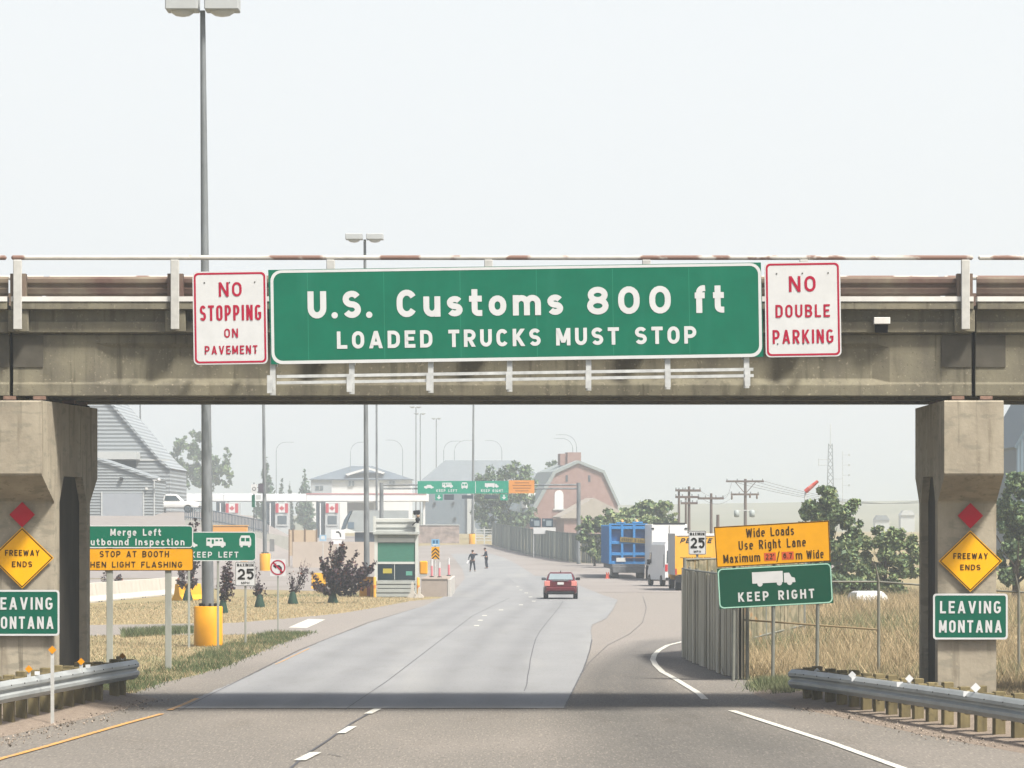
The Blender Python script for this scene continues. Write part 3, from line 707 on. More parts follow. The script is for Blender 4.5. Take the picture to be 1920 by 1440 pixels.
for k in range(7):
    u = 520 + 148.2 * k; mb = MB(); p = sg.P(u, 0).x; z1 = sg.P(u, 690).z; zb = sg.P(u, 734).z; zt = sg.P(u, 560).z
    mb.box(p - .055, p + .055, .055, .075, zb, zt); mb.box(p - .055, p + .055, .15, .17, zb, zt); mb.box(p - .008, p + .008, .075, .15, zb, zt)
    mb.box(p - .04, p + .04, .17, 1.1, zb + .62, zb + .70)
    mb.build('sign_support', m_galv, r)
    mb = MB(); mb.box(p - .075, p + .035, -.62, -.55, zb + .02, zb + .38); mb.box(p - .035, p + .015, -.55, .05, zb + .1, zb + .17); mb.build('walkway_bracket', m_galv, r)
for v, d in ((701, -.5), (713, -.57)):
    mb = MB(); a, b = sg.P(520, v), sg.P(1408, v); mb.prism([(d - .03, -.03), (d + .03, -.03), (d + .03, .03), (d - .03, .03)], 'x', a.x, b.x)
    mb.v = [(x, y, z + a.z + (b.z - a.z) * (x - a.x) / (b.x - a.x)) for x, y, z in mb.v]; mb.build('walkway_rail', m_galv, r)
def rule_sign(name, label, u0, v0, u1, v1, lines):
    r, sg = hung(name, label, u0, v0, u1, v1, 80.85)
    sg.plate('panel', rrect(u0, v0, u1, v1, 9), m_swhite, th=.03)
    sg.ring('border', rrect(u0 + 2.5, v0 + 2.5, u1 - 2.5, v1 - 2.5, 8), rrect(u0 + 6, v0 + 6, u1 - 6, v1 - 6, 6), m_scrim)
    for st, a, b, c, d, w_ in lines: sg.text(st, a, b, c, d, m_scrim, w_, .22)
    sg.done()
    mb = MB()
    for f_ in (.25, .78):
        z = sg.P(0, v0 + (v1 - v0) * f_).z; mb.box(-.65, .65, .035, .09, z - .04, z + .04)
    for s_ in (-.5, .5): mb.box(s_ - .04, s_ + .04, .09, 1.2, -.35, -.27)
    mb.build('sign_support', m_galv, r)
    bolts = MB()
    for a, b in ((.16, .12), (.5, .12), (.84, .12), (.16, .86), (.5, .86), (.84, .86)):
        p = sg.P(u0 + (u1 - u0) * a, v0 + (v1 - v0) * b, .004); bolts.box(p.x - .012, p.x + .012, p.y - .006, p.y, p.z - .012, p.z + .012)
    bolts.build('bolts', m_bolt, r)
rule_sign('prohibition_sign', 'white sign in crimson lettering against stopping on the pavement', 362, 508.5, 501, 683,
          [('NO', 411, 529, 454, 556, .16), ('STOPPING', 375, 572, 490, 601, .15), ('ON', 420, 616, 446, 633, .16), ('PAVEMENT', 383, 648, 482, 664, .17)])
rule_sign('prohibition_sign', 'white sign in crimson lettering against double parking', 1434.5, 491, 1576.5, 669,
          [('NO', 1480, 517.5, 1530, 547, .165), ('DOUBLE', 1454, 571, 1556, 595, .16), ('PARKING', 1448, 618, 1562, 644, .155)])

# --- signs on the two pier faces
def pier_signs(side, cx, dy, pier_face):
    S = F / 82.4
    def mk(name, label, v, D=82.62):
        c = at(cx, v, D); r = thing(name, label, 'road sign', (c.x, c.y, c.z)); return r, Sign(r, D, cx, v)
    r, sg = mk('diamond_marker', 'plain red diamond marker high on the %s bridge pier' % side, 967 + dy)
    d = 24; v = 967 + dy; sg.plate('panel', [(cx, v - d), (cx + d, v), (cx, v + d), (cx - d, v)], m_sred, th=.01)
    r, sg = mk('warning_sign', 'yellow diamond freeway ends sign on the %s bridge pier' % side, 1052 + dy * 3)
    v = 1052 + dy * 3
    dia = lambda h: [(cx, v - h), (cx + h * 1.035, v), (cx, v + h), (cx - h * 1.035, v)]
    sg.plate('panel', dia(57.5), m_syellow, th=.012); sg.ring('border', dia(55.5), dia(53), m_sbrown)
    sg.text('FREEWAY', cx - 32, v - 15, cx + 33, v - 4, m_sbrown, .175, .2); sg.text('ENDS', cx - 19, v + 6.5, cx + 19, v + 17, m_sbrown, .175, .2); sg.done()
    r, sg = mk('state_line_sign', 'green leaving Montana sign with white border on the %s bridge pier' % side, 1156 + dy * 3.5, 82.58)
    v = 1156 + dy * 3.5; u0, u1 = cx - 70, cx + 70
    sg.plate('panel', rrect(u0, v - 43, u1, v + 43, 6), m_sgreen2, th=.012); sg.ring('border', rrect(u0, v - 43, u1, v + 43, 6), rrect(u0 + 3.5, v - 39.5, u1 - 3.5, v + 39.5, 4), m_swhite)
    sg.text('LEAVING', cx - 57, v - 29, cx + 57, v - 6, m_swhite, .17, .24); sg.text('MONTANA', cx - 59, v + 7, cx + 59, v + 30, m_swhite, .17, .24); sg.done()
pier_signs('right', 1819.5, 0, 82.7)
pier_signs('left', 41.5, -2, 82.7)

# --- ground-mounted signs
def on_posts(name, label, D, cx, cy, roll, posts, top_v, pw=.06, pd=.06, m=None, base_off=.03):
    g = gx(cx, D); r = thing(name, label, 'road sign', (g.x, D, g.z))
    for u in posts:
        x = (u - cx) * D / F; mb = MB(); h = HC - (top_v - YH) * D / F - g.z
        mb.box(x - pw / 2, x + pw / 2, base_off, base_off + pd, -.3, h); mb.build('post', m or m_post, r, .008)
    return r
D = 107.5
r = on_posts('guide_sign', 'green and gold merge left outbound inspection sign on two square posts', D, 253, 1027, 0, (205, 315), 992, .165, .14)
sg = Sign(r, D, 253, 1027)
sg.plate('upper_panel', rrect(142, 985, 362, 1027.5, 6), m_sgreen, th=.025); sg.ring('border', rrect(142, 985, 362, 1027.5, 7), rrect(143.8, 986.8, 360.2, 1025.7, 5), m_swhite)
sg.plate('lower_panel', rrect(142, 1028, 362.5, 1070, 5), m_sorange, th=.025); sg.ring('border', rrect(142, 1028, 362.5, 1070, 5), rrect(143.2, 1029.2, 361.2, 1068.8, 4), m_sbrown)
sg.text('Merge Left', 207, 991.5, 302, 1004.5, m_swhite, .19, .24); sg.text('Outbound Inspection', 158, 1010, 346, 1022.5, m_swhite, .19, .24)
sg.text('STOP AT BOOTH', 187, 1033, 317, 1044.5, m_sbrown, .17, .22); sg.text('WHEN LIGHT FLASHING', 155, 1053, 342, 1064, m_sbrown, .17, .2); sg.done()
D = 128.
r = on_posts('guide_sign', 'green keep left sign with camper and bus symbols', D, 405, 1024, 0, (354, 408.5), 1000, .075, .06)
sg = Sign(r, D, 405, 1024)
sg.plate('panel', rrect(330, 997, 480, 1052, 5), m_sgreen, th=.02); sg.ring('border', rrect(330, 997, 480, 1052, 6), rrect(331.6, 998.6, 478.4, 1050.4, 5), m_swhite)
car_icon(sg, 345, 1016, 25, m_swhite, m_sgreen); rv_icon(sg, 387, 1008.5, 36, m_swhite, m_sgreen); bus_icon(sg, 449, 1004, 22, m_swhite, m_sgreen)
sg.text('KEEP LEFT', 358, 1034.5, 447, 1045.5, m_swhite, .18, .26); sg.done()
def limit25(label, D, cx, cy, w, h):
    r = on_posts('speed_limit_sign', label, D, cx, cy, 0, (cx,), cy - h / 2 + 3, .07, .05)
    sg = Sign(r, D, cx, cy); u0, u1, v0, v1 = cx - w / 2, cx + w / 2, cy - h / 2, cy + h / 2
    sg.plate('panel', rrect(u0, v0, u1, v1, 2), m_swhite, th=.012)
    sg.ring('border', rrect(u0 + .6, v0 + .6, u1 - .6, v1 - .6, 2), rrect(u0 + 1.3, v0 + 1.3, u1 - 1.3, v1 - 1.3, 2), m_sblack)
    sg.text('MAXIMUM', cx - w * .41, v0 + h * .07, cx + w * .41, v0 + h * .2, m_sblack, .18, .2)
    sg.text('25', cx - w * .38, v0 + h * .29, cx + w * .42, v0 + h * .73, m_sblack, .19, .12)
    sg.text('MPH', cx - w * .2, v0 + h * .82, cx + w * .2, v0 + h * .92, m_sblack, .18, .2); sg.done()
limit25('white maximum 25 sign standing on the dry grass below the keep left sign', 132., 460, 1076, 38, 46)
limit25('white maximum 25 sign standing above the slatted fence before the yellow truck', 122., 1307.5, 1017.5, 33, 45)
D = 147.
r = on_posts('no_turn_sign', 'white no left turn sign with red ring beside the purple shrub', D, 521, 1064, 0, (521,), 1051, .06, .05)
sg = Sign(r, D, 521, 1064)
sg.plate('panel', rrect(506.5, 1048, 535.5, 1080, 2), m_swhite, th=.012)
circ = lambda q: [(521 + q * math.cos(2 * math.pi * k / 28), 1064 + q * math.sin(2 * math.pi * k / 28)) for k in range(28)]
sg.poly([(525, 1074), (525, 1065), (523, 1063), (518, 1063), (518, 1067), (511.5, 1061), (518, 1055.5), (518, 1059.5), (524, 1059.5), (528.5, 1064), (528.5, 1074)], m_sblack)
sg.poly([(511, 1055.5), (513, 1053.5), (531.5, 1072.5), (529.5, 1074.5)], m_scrim, .009)
sg.done('symbol'); sg.ring('red_ring', circ(14.2), circ(11.8), m_scrim, .009)
D = 100.2
g = gx(1450, D)
r = thing('wide_load_sign', 'tilted gold wide loads panel over green keep right panel on three posts', 'road sign', (g.x, D, g.z))
for u, vt in ((1376, 996), (1450.5, 992), (1533.5, 985)):
    x = (u - 1450) * D / F; mb = MB(); lean = -.012 * 4
    mb.tube([(x - .02, .06, -.3), (x + .02, .06, HC - (vt - YH) * D / F)], .045, 8); mb.build('post', m_dull, r)
sg = Sign(r, D, 1448, 1020, 3.2)
sg.plate('upper_panel', [(1340.5, 982), (1556.5, 982), (1555.5, 1058.5), (1341.5, 1058.5)], m_sorange, th=.02)
q = lambda e: [(1340.5 + e, 982 + e), (1556.5 - e, 982 + e), (1555.5 - e, 1058.5 - e), (1341.5 + e, 1058.5 - e)]
sg.ring('border', q(.3), q(1.8), m_sbrown)
sg.text('Wide Loads', 1400, 988.5, 1490, 1005, m_sbrown, .135, .2); sg.text('Use Right Lane', 1385, 1011, 1511, 1028, m_sbrown, .135, .24)
sg.text('Maximum', 1355, 1035, 1424, 1051, m_sbrown, .14, .2); sg.text('m', 1491, 1035.5, 1503, 1051.5, m_sbrown, .13); sg.text('Wide', 1511, 1035.5, 1543, 1051.5, m_sbrown, .13)
sg.text('/', 1454, 1034.5, 1461, 1054, m_sbrown, .09)
for a, b, st in ((1431.5, 1453.5, "22'"), (1464.5, 1487, '6.7')):
    sg.icon += 1
    sg.poly([(a, 1036), (b, 1036), (b, 1051), (a, 1051)], m_patch, .004); sg.text(st, a + 3, 1038.5, b - 3, 1048.5, m_sbrown, .17, .2, .0075)
sg.done()
sg = Sign(r, D, 1453.5, 1098.5, 3.0)
sg.plate('lower_panel', [(1346, 1060.5), (1560, 1060.5), (1561, 1136.5), (1347, 1136.5)], mat('sign_green_deep', lin('#004f3a'), .45, var=.08, scale=2), th=.02)
sg.ring('border', rrect(1347, 1061.2, 1560, 1135.8, 9), rrect(1349.2, 1063.4, 1557.8, 1133.6, 7), mat('sign_mint', lin('#a8d8c4'), .5))
sg.text('KEEP RIGHT', 1383, 1107.5, 1526, 1125, m_swhite, .19, .3); truck_icon(sg, 1411, 1071, 81, m_swhite, m_sgreen2)
sg.done()

# ------------------------------------------------------------------ guardrails and delineators
m_beam = mat('guardrail_steel', lin('#b4baba'), .45, metal=.25, var=.2, scale=2.5, stretch=(1, .3, 1))
m_timber = mat('timber_post', lin('#8f835f'), .9, scale=3, col2=lin('#5f573f'), stretch=(1, 1, .25), bump=.3)
overlay(m_timber, 3, (1, 1, 1), lin('#2e2a22'), .6, .72, amount=.8)
m_refl_y = mat('amber_reflector', lin('#e79a10'), .4); m_refl_w = mat('white_reflector', lin('#e8ebec'), .4)
def guardrail(label, path, ztop, posts, sgn):
    o0 = Vector((path[0][0], path[0][1], 0))
    r = thing('guardrail', label, 'guardrail', o0)
    pts = [Vector((x, y, 0)) - o0 for x, y in path]
    # resample smoothly
    res = []
    for i in range(len(pts) - 1):
        for k in range(6): res.append(pts[i].lerp(pts[i + 1], k / 6))
    res.append(pts[-1])
    prof = [(a, b * 1.36) for a, b in [(0, .31), (.03, .29), (.08, .245), (.08, .2), (.02, .165), (.02, .145), (.08, .11), (.08, .065), (.03, .02), (0, 0)]]
    rings = []
    for i, p in enumerate(res):
        d = (res[min(i + 1, len(res) - 1)] - res[max(i - 1, 0)]).normalized(); nrm = Vector((d.y, -d.x, 0)) * sgn
        zt = ztop[0] + (ztop[1] - ztop[0]) * min(1, i / (len(res) - 1) * 1.5)
        f_ = [p + nrm * a + Vector((0, 0, zt - .42 + b)) for a, b in prof]
        rings.append(f_ + [p + nrm * (a - .012) + Vector((0, 0, zt - .42 + b)) for a, b in prof[::-1]])
    MB().loft(rings, smooth=False).build('rail_beam', m_beam, r)
    L = [0]
    for i in range(1, len(res)): L.append(L[-1] + (res[i] - res[i - 1]).length)
    def along(s):
        for i in range(1, len(L)):
            if L[i] >= s:
                t = (s - L[i - 1]) / (L[i] - L[i - 1]); return res[i - 1].lerp(res[i], t), (res[i] - res[i - 1]).normalized(), i
        return res[-1], (res[-1] - res[-2]).normalized(), len(res) - 1
    bolts = MB()
    for s in posts:
        p, d, i = along(s); nrm = Vector((d.y, -d.x, 0)) * sgn; zt = ztop[0] + (ztop[1] - ztop[0]) * min(1, i / (len(res) - 1) * 1.5)
        Mx = Matrix.Translation(p - nrm * .3) @ Matrix.Rotation(math.atan2(d.y, d.x), 4, 'Z')
        w1 = .1 + rng.random() * .015
        mb = MB(); mb.box(-w1, w1, -.1, .1, -.3, zt + .03 + rng.random() * .07, M=Mx); mb.build('post', m_timber, r, .012)
        Mx2 = Matrix.Translation(p - nrm * .1) @ Matrix.Rotation(math.atan2(d.y, d.x), 4, 'Z')
        mb = MB(); mb.box(-.095, .095, -.09, .09, zt - .44, zt + .015, M=Mx2); mb.build('spacer_block', m_timber, r, .01)
        q = p + nrm * .024 + Vector((0, 0, zt - .155)); bolts.ball(q, .022, 6)
        q2 = p + d * .35 + nrm * .084 + Vector((0, 0, zt - .09)); bolts.ball(q2, .014, 6)
    bolts.build('bolts', m_bolt, r)
    return r, along
lp = [(-8.5, 89.7), (-8.6, 88.2), (-8.8, 86), (-9.0, 83.5), (-9.25, 80.3), (-9.5, 77.2), (-9.85, 73.2), (-10.5, 67), (-11.8, 58)]
gl, al = guardrail('galvanised guardrail on timber posts along the left shoulder', lp, (.9, .97), [.25, 1.15, 3.1, 4.1, 5.2, 6.4, 7.6, 8.9, 10.1, 11.3, 12.5, 13.7, 15, 16.9, 18.8, 20.7, 22.6, 24.5, 26.4, 28.5], -1)
rp = [(6.28, 89.2), (6.42, 88.4), (6.7, 86.5), (7.05, 84.2), (7.5, 81.2), (7.92, 78.3), (8.45, 74.8), (9.05, 71.2), (9.95, 66), (11.6, 57)]
gr, ar = guardrail('galvanised guardrail on timber posts along the right shoulder', rp, (.7, .82), [.35, 1.2, 2.5, 3.6, 4.7, 5.8, 6.9, 8.0, 9.1, 10.2, 11.3, 12.5, 13.7, 14.9, 16.1, 17.3, 18.6, 20, 21.5, 23.2, 25, 27, 29, 31, 33], 1)
def delineator(label, px, py, D, m, r_, zb, tall=False):
    p = at(px, py, D); t = thing('delineator', label, 'reflector', (p.x, D, zb), group=None)
    sg = Sign(t, D, px, py); q = r_
    sg.plate('reflector', [(px, py - q), (px + q, py), (px, py + q), (px - q, py)], m, th=.01)
    mb = MB(); mb.box(-.035, .035, .015, .03, 0, p.z - zb - (.0 if not tall else -.05)); mb.build('stem', m_steel_w if tall else m_galv, t)
delineator('amber diamond reflector on a tall white stake before the left pier', 98, 1218.5, 78.2, m_refl_y, 8, -.05, True)
delineator('amber diamond reflector on the left guardrail nearest the road sign on the pier', 54, 1254.5, 77.6, m_refl_y, 7.5, .82)
delineator('amber diamond reflector on the left guardrail between the white stake and its end', 152, 1240.5, 82.9, m_refl_y, 7, .82)
delineator('dull amber diamond reflector at the far end of the left guardrail', 229.5, 1230, 88.6, mat('dull_amber', lin('#a06a14'), .5), 6, .82)
delineator('small white diamond reflector by the curved end of the right guardrail', 1532, 1258, 87.4, m_refl_w, 6, .55)
delineator('white diamond reflector on the right guardrail below the chain-link post', 1598, 1265.5, 83.3, m_refl_w, 7.5, .6)
delineator('white diamond reflector on the right guardrail left of the right pier', 1705, 1272.5, 78.6, m_refl_w, 8, .65)
delineator('large white diamond reflector on the right guardrail in front of the right pier', 1829.5, 1289.5, 73.8, m_refl_w, 9.5, .7)
for px, py, D in ((1602, 1273, 83.1), (1687, 1283, 79.2), (1812, 1301, 74.2)):
    o = MB(); p = at(px, py, D); o.box(p.x - .06, p.x + .06, D - .02, D, p.z - .05, p.z + .05)
    o.v = [tuple(Vector(v) - gr.location) for v in o.v]; o.build('reflector_tab', m_refl_w, gr)
for px, py, D in ((70, 1262, 78.3), (165, 1249, 83.6)):
    o = MB(); p = at(px, py, D); o.box(p.x - .05, p.x + .05, D - .02, D, p.z - .035, p.z + .035)
    o.v = [tuple(Vector(v) - gl.location) for v in o.v]; o.build('reflector_tab', m_refl_w, gl)
# ------------------------------------------------------------------ vehicles
m_tyre = mat('tyre_rubber', lin('#1d1e20'), .85)
m_rim = mat('wheel_rim', lin('#9a9da0'), .4, metal=.6)
m_glass = mat('dark_glass', lin('#3d4a50'), .12, spec=.6)
m_redp = mat('red_car_paint', lin('#5c0718'), .35, spec=.3)
m_blk = mat('black_plastic', lin('#202225'), .6)
m_chrome = mat('chrome', lin('#cfd2d6'), .2, metal=.9)
m_tail = mat('tail_lamp_pink', lin('#e08a80'), .25, spec=.7)
m_tailr = mat('tail_lamp_red', lin('#c01820'), .3, spec=.7)
m_whitep = mat('white_vehicle_paint', lin('#f2f4f4'), .4, var=.05, scale=1.5)
m_plate = mat('number_plate', lin('#d9dcda'), .5)
m_chassis = mat('chassis_grey', lin('#77797b'), .7, var=.3, scale=4)
def wheel(root, x, y, r, w):
    mb = MB(); pr = [(-w / 2, r * .55), (-w / 2, r * .92), (-w * .4, r), (w * .4, r), (w / 2, r * .92), (w / 2, r * .55)]
    rings = [[(x + a, y + q * math.cos(2 * math.pi * k / 20), r + q * math.sin(2 * math.pi * k / 20)) for k in range(20)] for a, q in pr]
    mb.loft(rings, smooth=True); o = mb.build('wheel', m_tyre, root)
    s = -1 if x < 0 else 1; mb = MB(); xo = x + s * w * .5
    mb.loft([[(xo + a * s, y + q * math.cos(2 * math.pi * k / 14), r + q * math.sin(2 * math.pi * k / 14)) for k in range(14)] for a, q in ((0.0, r * .56), (.012, r * .5), (-.03, r * .2))])
    mb.build('rim', m_rim, o); return o
def quad(root, name, pts, m, th=.012):
    a, b, c = (Vector(p) for p in pts[:3]); n = (b - a).cross(c - a).normalized() * th
    mb = MB(); k = len(pts); mb.add([tuple(Vector(p) + n) for p in pts] + [tuple(Vector(p) - n * .2) for p in pts], [tuple(range(k))] + [tuple(range(2 * k - 1, k - 1, -1))] + [(i, k + i, k + (i + 1) % k, (i + 1) % k) for i in range(k)])
    return mb.build(name, m, root)
def car_body(root, paint, st, cab, bevel=.06, sub=0):
    mb = MB(); rings = []
    for y, w, z0, z1 in st:
        c = min(.12, (z1 - z0) * .3); rings.append([(-w + c * .4, y, z0), (w - c * .4, y, z0), (w, y, z0 + c), (w, y, z1 - c), (w - c, y, z1), (-w + c, y, z1), (-w, y, z1 - c), (-w, y, z0 + c)])
    mb.loft(rings, smooth=True); mb.loft([[(-w, y0, z), (w, y0, z), (w, y1, z), (-w, y1, z)] for z, w, y0, y1 in cab])
    o = mb.build('body', paint, root, bevel, 2)
    if sub: md = o.modifiers.new('round', 'SUBSURF'); md.levels = md.render_levels = sub
    return o
p = gp(1051, 1124); r = thing('red_car', 'dark red sedan driving away down the concrete road', 'car', tuple(p), R(-1))
car_body(r, m_redp, [(0, .78, .42, .98), (.08, .85, .32, 1.03), (.6, .9, .26, 1.05), (2.3, .91, .22, .98), (3.7, .89, .25, .92), (4.4, .82, .28, .8), (4.6, .72, .36, .7)],
         [(.95, .8, .5, 3.5), (1.2, .73, .92, 3.0), (1.38, .64, 1.28, 2.62), (1.44, .58, 1.45, 2.45)], .05, 1)
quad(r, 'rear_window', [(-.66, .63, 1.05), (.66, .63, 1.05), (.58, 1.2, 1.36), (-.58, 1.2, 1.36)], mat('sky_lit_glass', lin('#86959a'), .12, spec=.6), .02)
for s in (-1, 1):
    pts = [(s * .775, 1.0, 1.04), (s * .775, 3.1, 1.04), (s * .635, 2.55, 1.36), (s * .635, 1.4, 1.36)]
    quad(r, 'side_window', pts if s > 0 else pts[::-1], m_glass, .03)
    mb = MB(); mb.box(s * .72 - .15, s * .72 + .15, -.035, .05, .71, 1.0); mb.build('tail_light', m_tail, r, .03, 2)
    mb = MB(); mb.box(s * .93 - .12, s * .93 + .12, 2.75, 2.9, 1.0, 1.15); mb.build('wing_mirror', m_blk if s > 0 else mat('mirror_grey', lin('#5a6064'), .4), r, .03)
    for yy in (.85, 3.55): wheel(r, s * .8, yy, .33, .24)
mb = MB(); mb.box(-.17, .17, -.03, .0, .8, .93); mb.build('number_plate', m_plate, r)
mb = MB(); mb.box(-.42, .42, -.02, .1, 1.0, 1.035); mb.build('chrome_strip', m_chrome, r)
mb = MB(); mb.box(-.74, .74, -.06, .12, .28, .42); mb.build('bumper', m_blk, r, .04); mb = MB(); mb.box(-.8, .8, -.07, .1, .44, .66); mb.build('rear_bumper', m_redp, r, .05, 2)
mb = MB(); mb.tube([(0, 1.6, 1.43), (0, 1.52, 1.53)], [.03, .015], 6); mb.build('antenna', m_blk, r)
# yellow box truck
D = 242.; g = gx(1304, D); r = thing('yellow_box_truck', 'yellow rental box truck with roll-up door behind the slatted fence', 'truck', tuple(g), R(1.5))
m_ybox = mat('truck_yellow', lin('#f6b832'), .45, var=.06, scale=2); m_box_grey = mat('box_side_grey', lin('#b4b7ba'), .5, var=.1, scale=1.5)
mb = MB(); mb.box(-1.25, 1.25, .02, 6.6, .95, 3.5); mb.build('cargo_box', m_box_grey, r, .02)
mb = MB(); mb.box(-1.12, 1.12, -.02, .02, 1.0, 3.3); mb.build('roll_up_door', m_ybox, r)
mb = MB(); mb.box(-1.25, -1.125, -.03, .019, .95, 3.36); mb.box(1.125, 1.25, -.03, .019, .95, 3.36); mb.build('door_frame', m_ybox, r)
mb = MB(); mb.box(-1.25, 1.25, -.035, .018, 3.365, 3.5); mb.build('door_header', m_whitep, r)
mb = MB(); mb.box(-1.2, 1.2, -.08, .2, .5, .9); mb.build('bumper', m_blk, r, .02)
mb = MB(); mb.box(-.55, .55, .5, 8.6, .55, .93); mb.build('chassis', m_blk, r)
mb = MB(); mb.box(-1.1, 1.1, 6.75, 8.8, .6, 2.5); mb.build('cab', m_ybox, r, .15, 2)
mb = MB(); mb.box(-.5, -.2, -.1, -.08, .66, .8); mb.box(.0, .16, -.1, -.08, .6, .68); mb.build('number_plate', m_plate, r)
for s in (-1, 1):
    for yy in (1.6, 7.6): wheel(r, s * .95, yy, .42, .34)
    mb = MB(); mb.box(s * 1.19 - .05, s * 1.19 + .05, -.05, -.03, 1.0, 1.35); mb.build('tail_light', m_tailr, r)
sg = Sign(r, D, 0, 0, 0, 100., Vector((g.x, D - .022, g.z + 2.3)))
m_ink = mat('door_lettering_black', lin('#1a1a1c'), .5)
for v, f, j, wd in layout('PENSKE', 190, 30, .24, .16): 
    sg.let.setdefault('k', (MB(), m_ink))[0].add([sg.P(-95 + a + b * .35, -62 - b, .012 + .002 * j) for a, b in v], f)
sg.text('Household & Business Rental'.replace('&', '8'), -92, 22, 92, 31, m_ink, .16, .2, .012)
sg.done('lettering')
mb = MB(); mb.box(-.5, -.34, -.06, -.021, 1.15, 1.23); mb.box(-.12, .12, -.07, -.021, 1.3, 1.38); mb.build('door_latch', m_blk, r)
# white cargo van
D = 259.; g = gx(1246, D); a8 = R(9.5); r = thing('cargo_van', 'white cargo van queued behind the yellow box truck', 'van', (g.x + 1.02 * math.cos(a8), D + 1.02 * math.sin(a8), g.z), a8)
st = [(0, .98, .5, 2.9), (.1, 1.02, .42, 2.95), (4.3, 1.02, .4, 2.95), (5.0, 1.0, .4, 2.5), (5.5, .97, .42, 1.45), (6.1, .9, .5, 1.2)]
mb = MB(); rings = []
for y, w, z0, z1 in st:
    c = .12; rings.append([(-w, y, z0), (w, y, z0), (w, y, z1 - c * 2), (w - c, y, z1), (-w + c, y, z1), (-w, y, z1 - c * 2)])
mb.loft(rings); mb.build('body', m_whitep, r, .04, 2)
for s in (-1, 1):
    for yy in (1.1, 5.0): wheel(r, s * .92, yy, .38, .26)
    mb = MB(); mb.box(s * .9 - .09, s * .9 + .09, -.03, .02, 1.0, 1.45); mb.build('tail_light', m_tailr, r)
    q = [(s * 1.03, 4.25, 1.5), (s * 1.0, 5.25, 1.5), (s * .99, 4.9, 2.2), (s * 1.03, 4.25, 2.2)]; quad(r, 'side_window', q if s > 0 else q[::-1], m_glass, .02)
    mb = MB(); mb.box(s * 1.12 - .1, s * 1.12 + .1, 4.7, 4.85, 1.4, 1.75); mb.build('wing_mirror', m_blk, r, .03)
    q = [(s * .52 - .36, -.01, 1.55), (s * .52 + .36, -.01, 1.55), (s * .52 + .34, -.0, 2.35), (s * .52 - .34, -.0, 2.35)]; quad(r, 'rear_window', q, m_glass, .02)
mb = MB(); mb.box(-.95, .95, -.12, .05, .42, .6); mb.build('bumper', m_blk, r, .03)
mb = MB(); mb.box(-1.035, -1.0, .16, .24, 1.25, 2.1); mb.build('door_gap', m_blk, r)
mb = MB(); mb.box(-.2, .2, -.03, .0, .85, 1.0); mb.build('number_plate', m_plate, r)
# tall white trailer
D = 286.; g = gx(1255, D); r = thing('box_trailer', 'tall white box trailer rising above the white cargo van', 'trailer', tuple(g), R(.5))
mb = MB(); mb.box(-1.28, 1.28, 0, 11.5, 1.05, 4.1); mb.build('cargo_box', m_whitep, r, .05, 2)
mb = MB(); mb.box(-1.15, 1.15, -.03, .06, 4.1, 4.2); mb.box(-1.3, -1.1, -.04, -.002, 3.72, 3.84); mb.box(1.1, 1.3, -.04, -.002, 3.72, 3.84); mb.build('top_rail', m_blk, r)
mb = MB(); mb.box(-.02, .02, -.03, -.001, 1.1, 4.0); mb.build('door_seam', m_chassis, r)
mb = MB(); mb.box(-1.2, 1.2, -.05, .1, .5, .62); mb.box(-.5, .5, .2, 11, .8, 1.04); mb.build('chassis', m_chassis, r)
for s in (-1, 1):
    for yy in (1.3, 2.6, 10.6): wheel(r, s * 1.0, yy, .5, .5)
    mb = MB(); mb.box(s * 1.05 - .1, s * 1.05 + .1, -.06, -.04, .7, .85); mb.build('tail_light', m_tailr, r)
# blue oversize load on a trailer
m_blue = mat('blue_steel', lin('#3388cc'), .5, var=.1, scale=2); m_blue2 = mat('blue_steel_inner', lin('#2068a6'), .6, var=.15, scale=2)
D = 299.; g = gx(1178, D); r = thing('loaded_trailer', 'low trailer carrying a tall blue steel frame at the head of the truck queue', 'trailer', tuple(g), R(1.0))
W_, z0, z1 = 1.45, 1.1, 4.15
mb = MB(); mb.box(-W_ + .03, W_ - .03, .35, 15, z0, z1 - .1); mb.build('blue_load', m_blue2, r)
mb = MB()
for x in (-W_, -.55, .35, W_ - .18): mb.box(x, x + .18, 0, .34, z0, z1 - .12)
for z in (z0, 1.75, 2.6, z1 - .42): mb.box(-W_ + .182, W_ - .182, .03, .345, z, z + .22)
mb.box(-W_, W_, .02, .34, z1 - .118, z1); mb.box(-.9, -.2, .0, .3, z1 + .002, z1 + .1); mb.box(.3, 1.1, .0, .3, z1 + .002, z1 + .14)
for yy in np.arange(.6, 15, 1.2): mb.box(-W_ - .04, -W_ + .028, yy, yy + .2, z0, z1 - .1)
mb.build('blue_frame', m_blue, r, .015)
mb = MB(); mb.box(-1.25, 1.25, -.3, 15.2, .72, 1.08); mb.box(-1.2, 1.2, -.6, -.3, .45, .95); mb.build('trailer_bed', m_chassis, r, .03)
mb = MB(); mb.box(-.9, -.2, -.05, -.02, 1.28, 1.58); mb.build('number_plate', m_plate, r)
mb = MB(); mb.box(-.2, 1.3, -.12, -.02, 1.55, 1.62); mb.build('light_bar', mat('rusty_bar', lin('#8a6a58'), .7), r)
for s in (-1, 1):
    for yy in (.4, 1.7, 3.0): wheel(r, s * .98, yy, .45, .5)
    mb = MB(); mb.lathe([(.09, 4.2), (.11, 4.26), (.1, 4.42), (.03, 4.46)], s * .55 + .1, .2, 10); mb.build('beacon', mat('amber_beacon', lin('#e0b070'), .4), r)
for k, x in enumerate((-1.65, -1.5)):
    mb = MB(); mb.lathe([(.17, 0), (.16, .03), (.1, .05), (.03, .5)], x, -.6 + k * .4, 10); mb.build('safety_cone', mat('cone_red', lin('#b04a38'), .6), r)
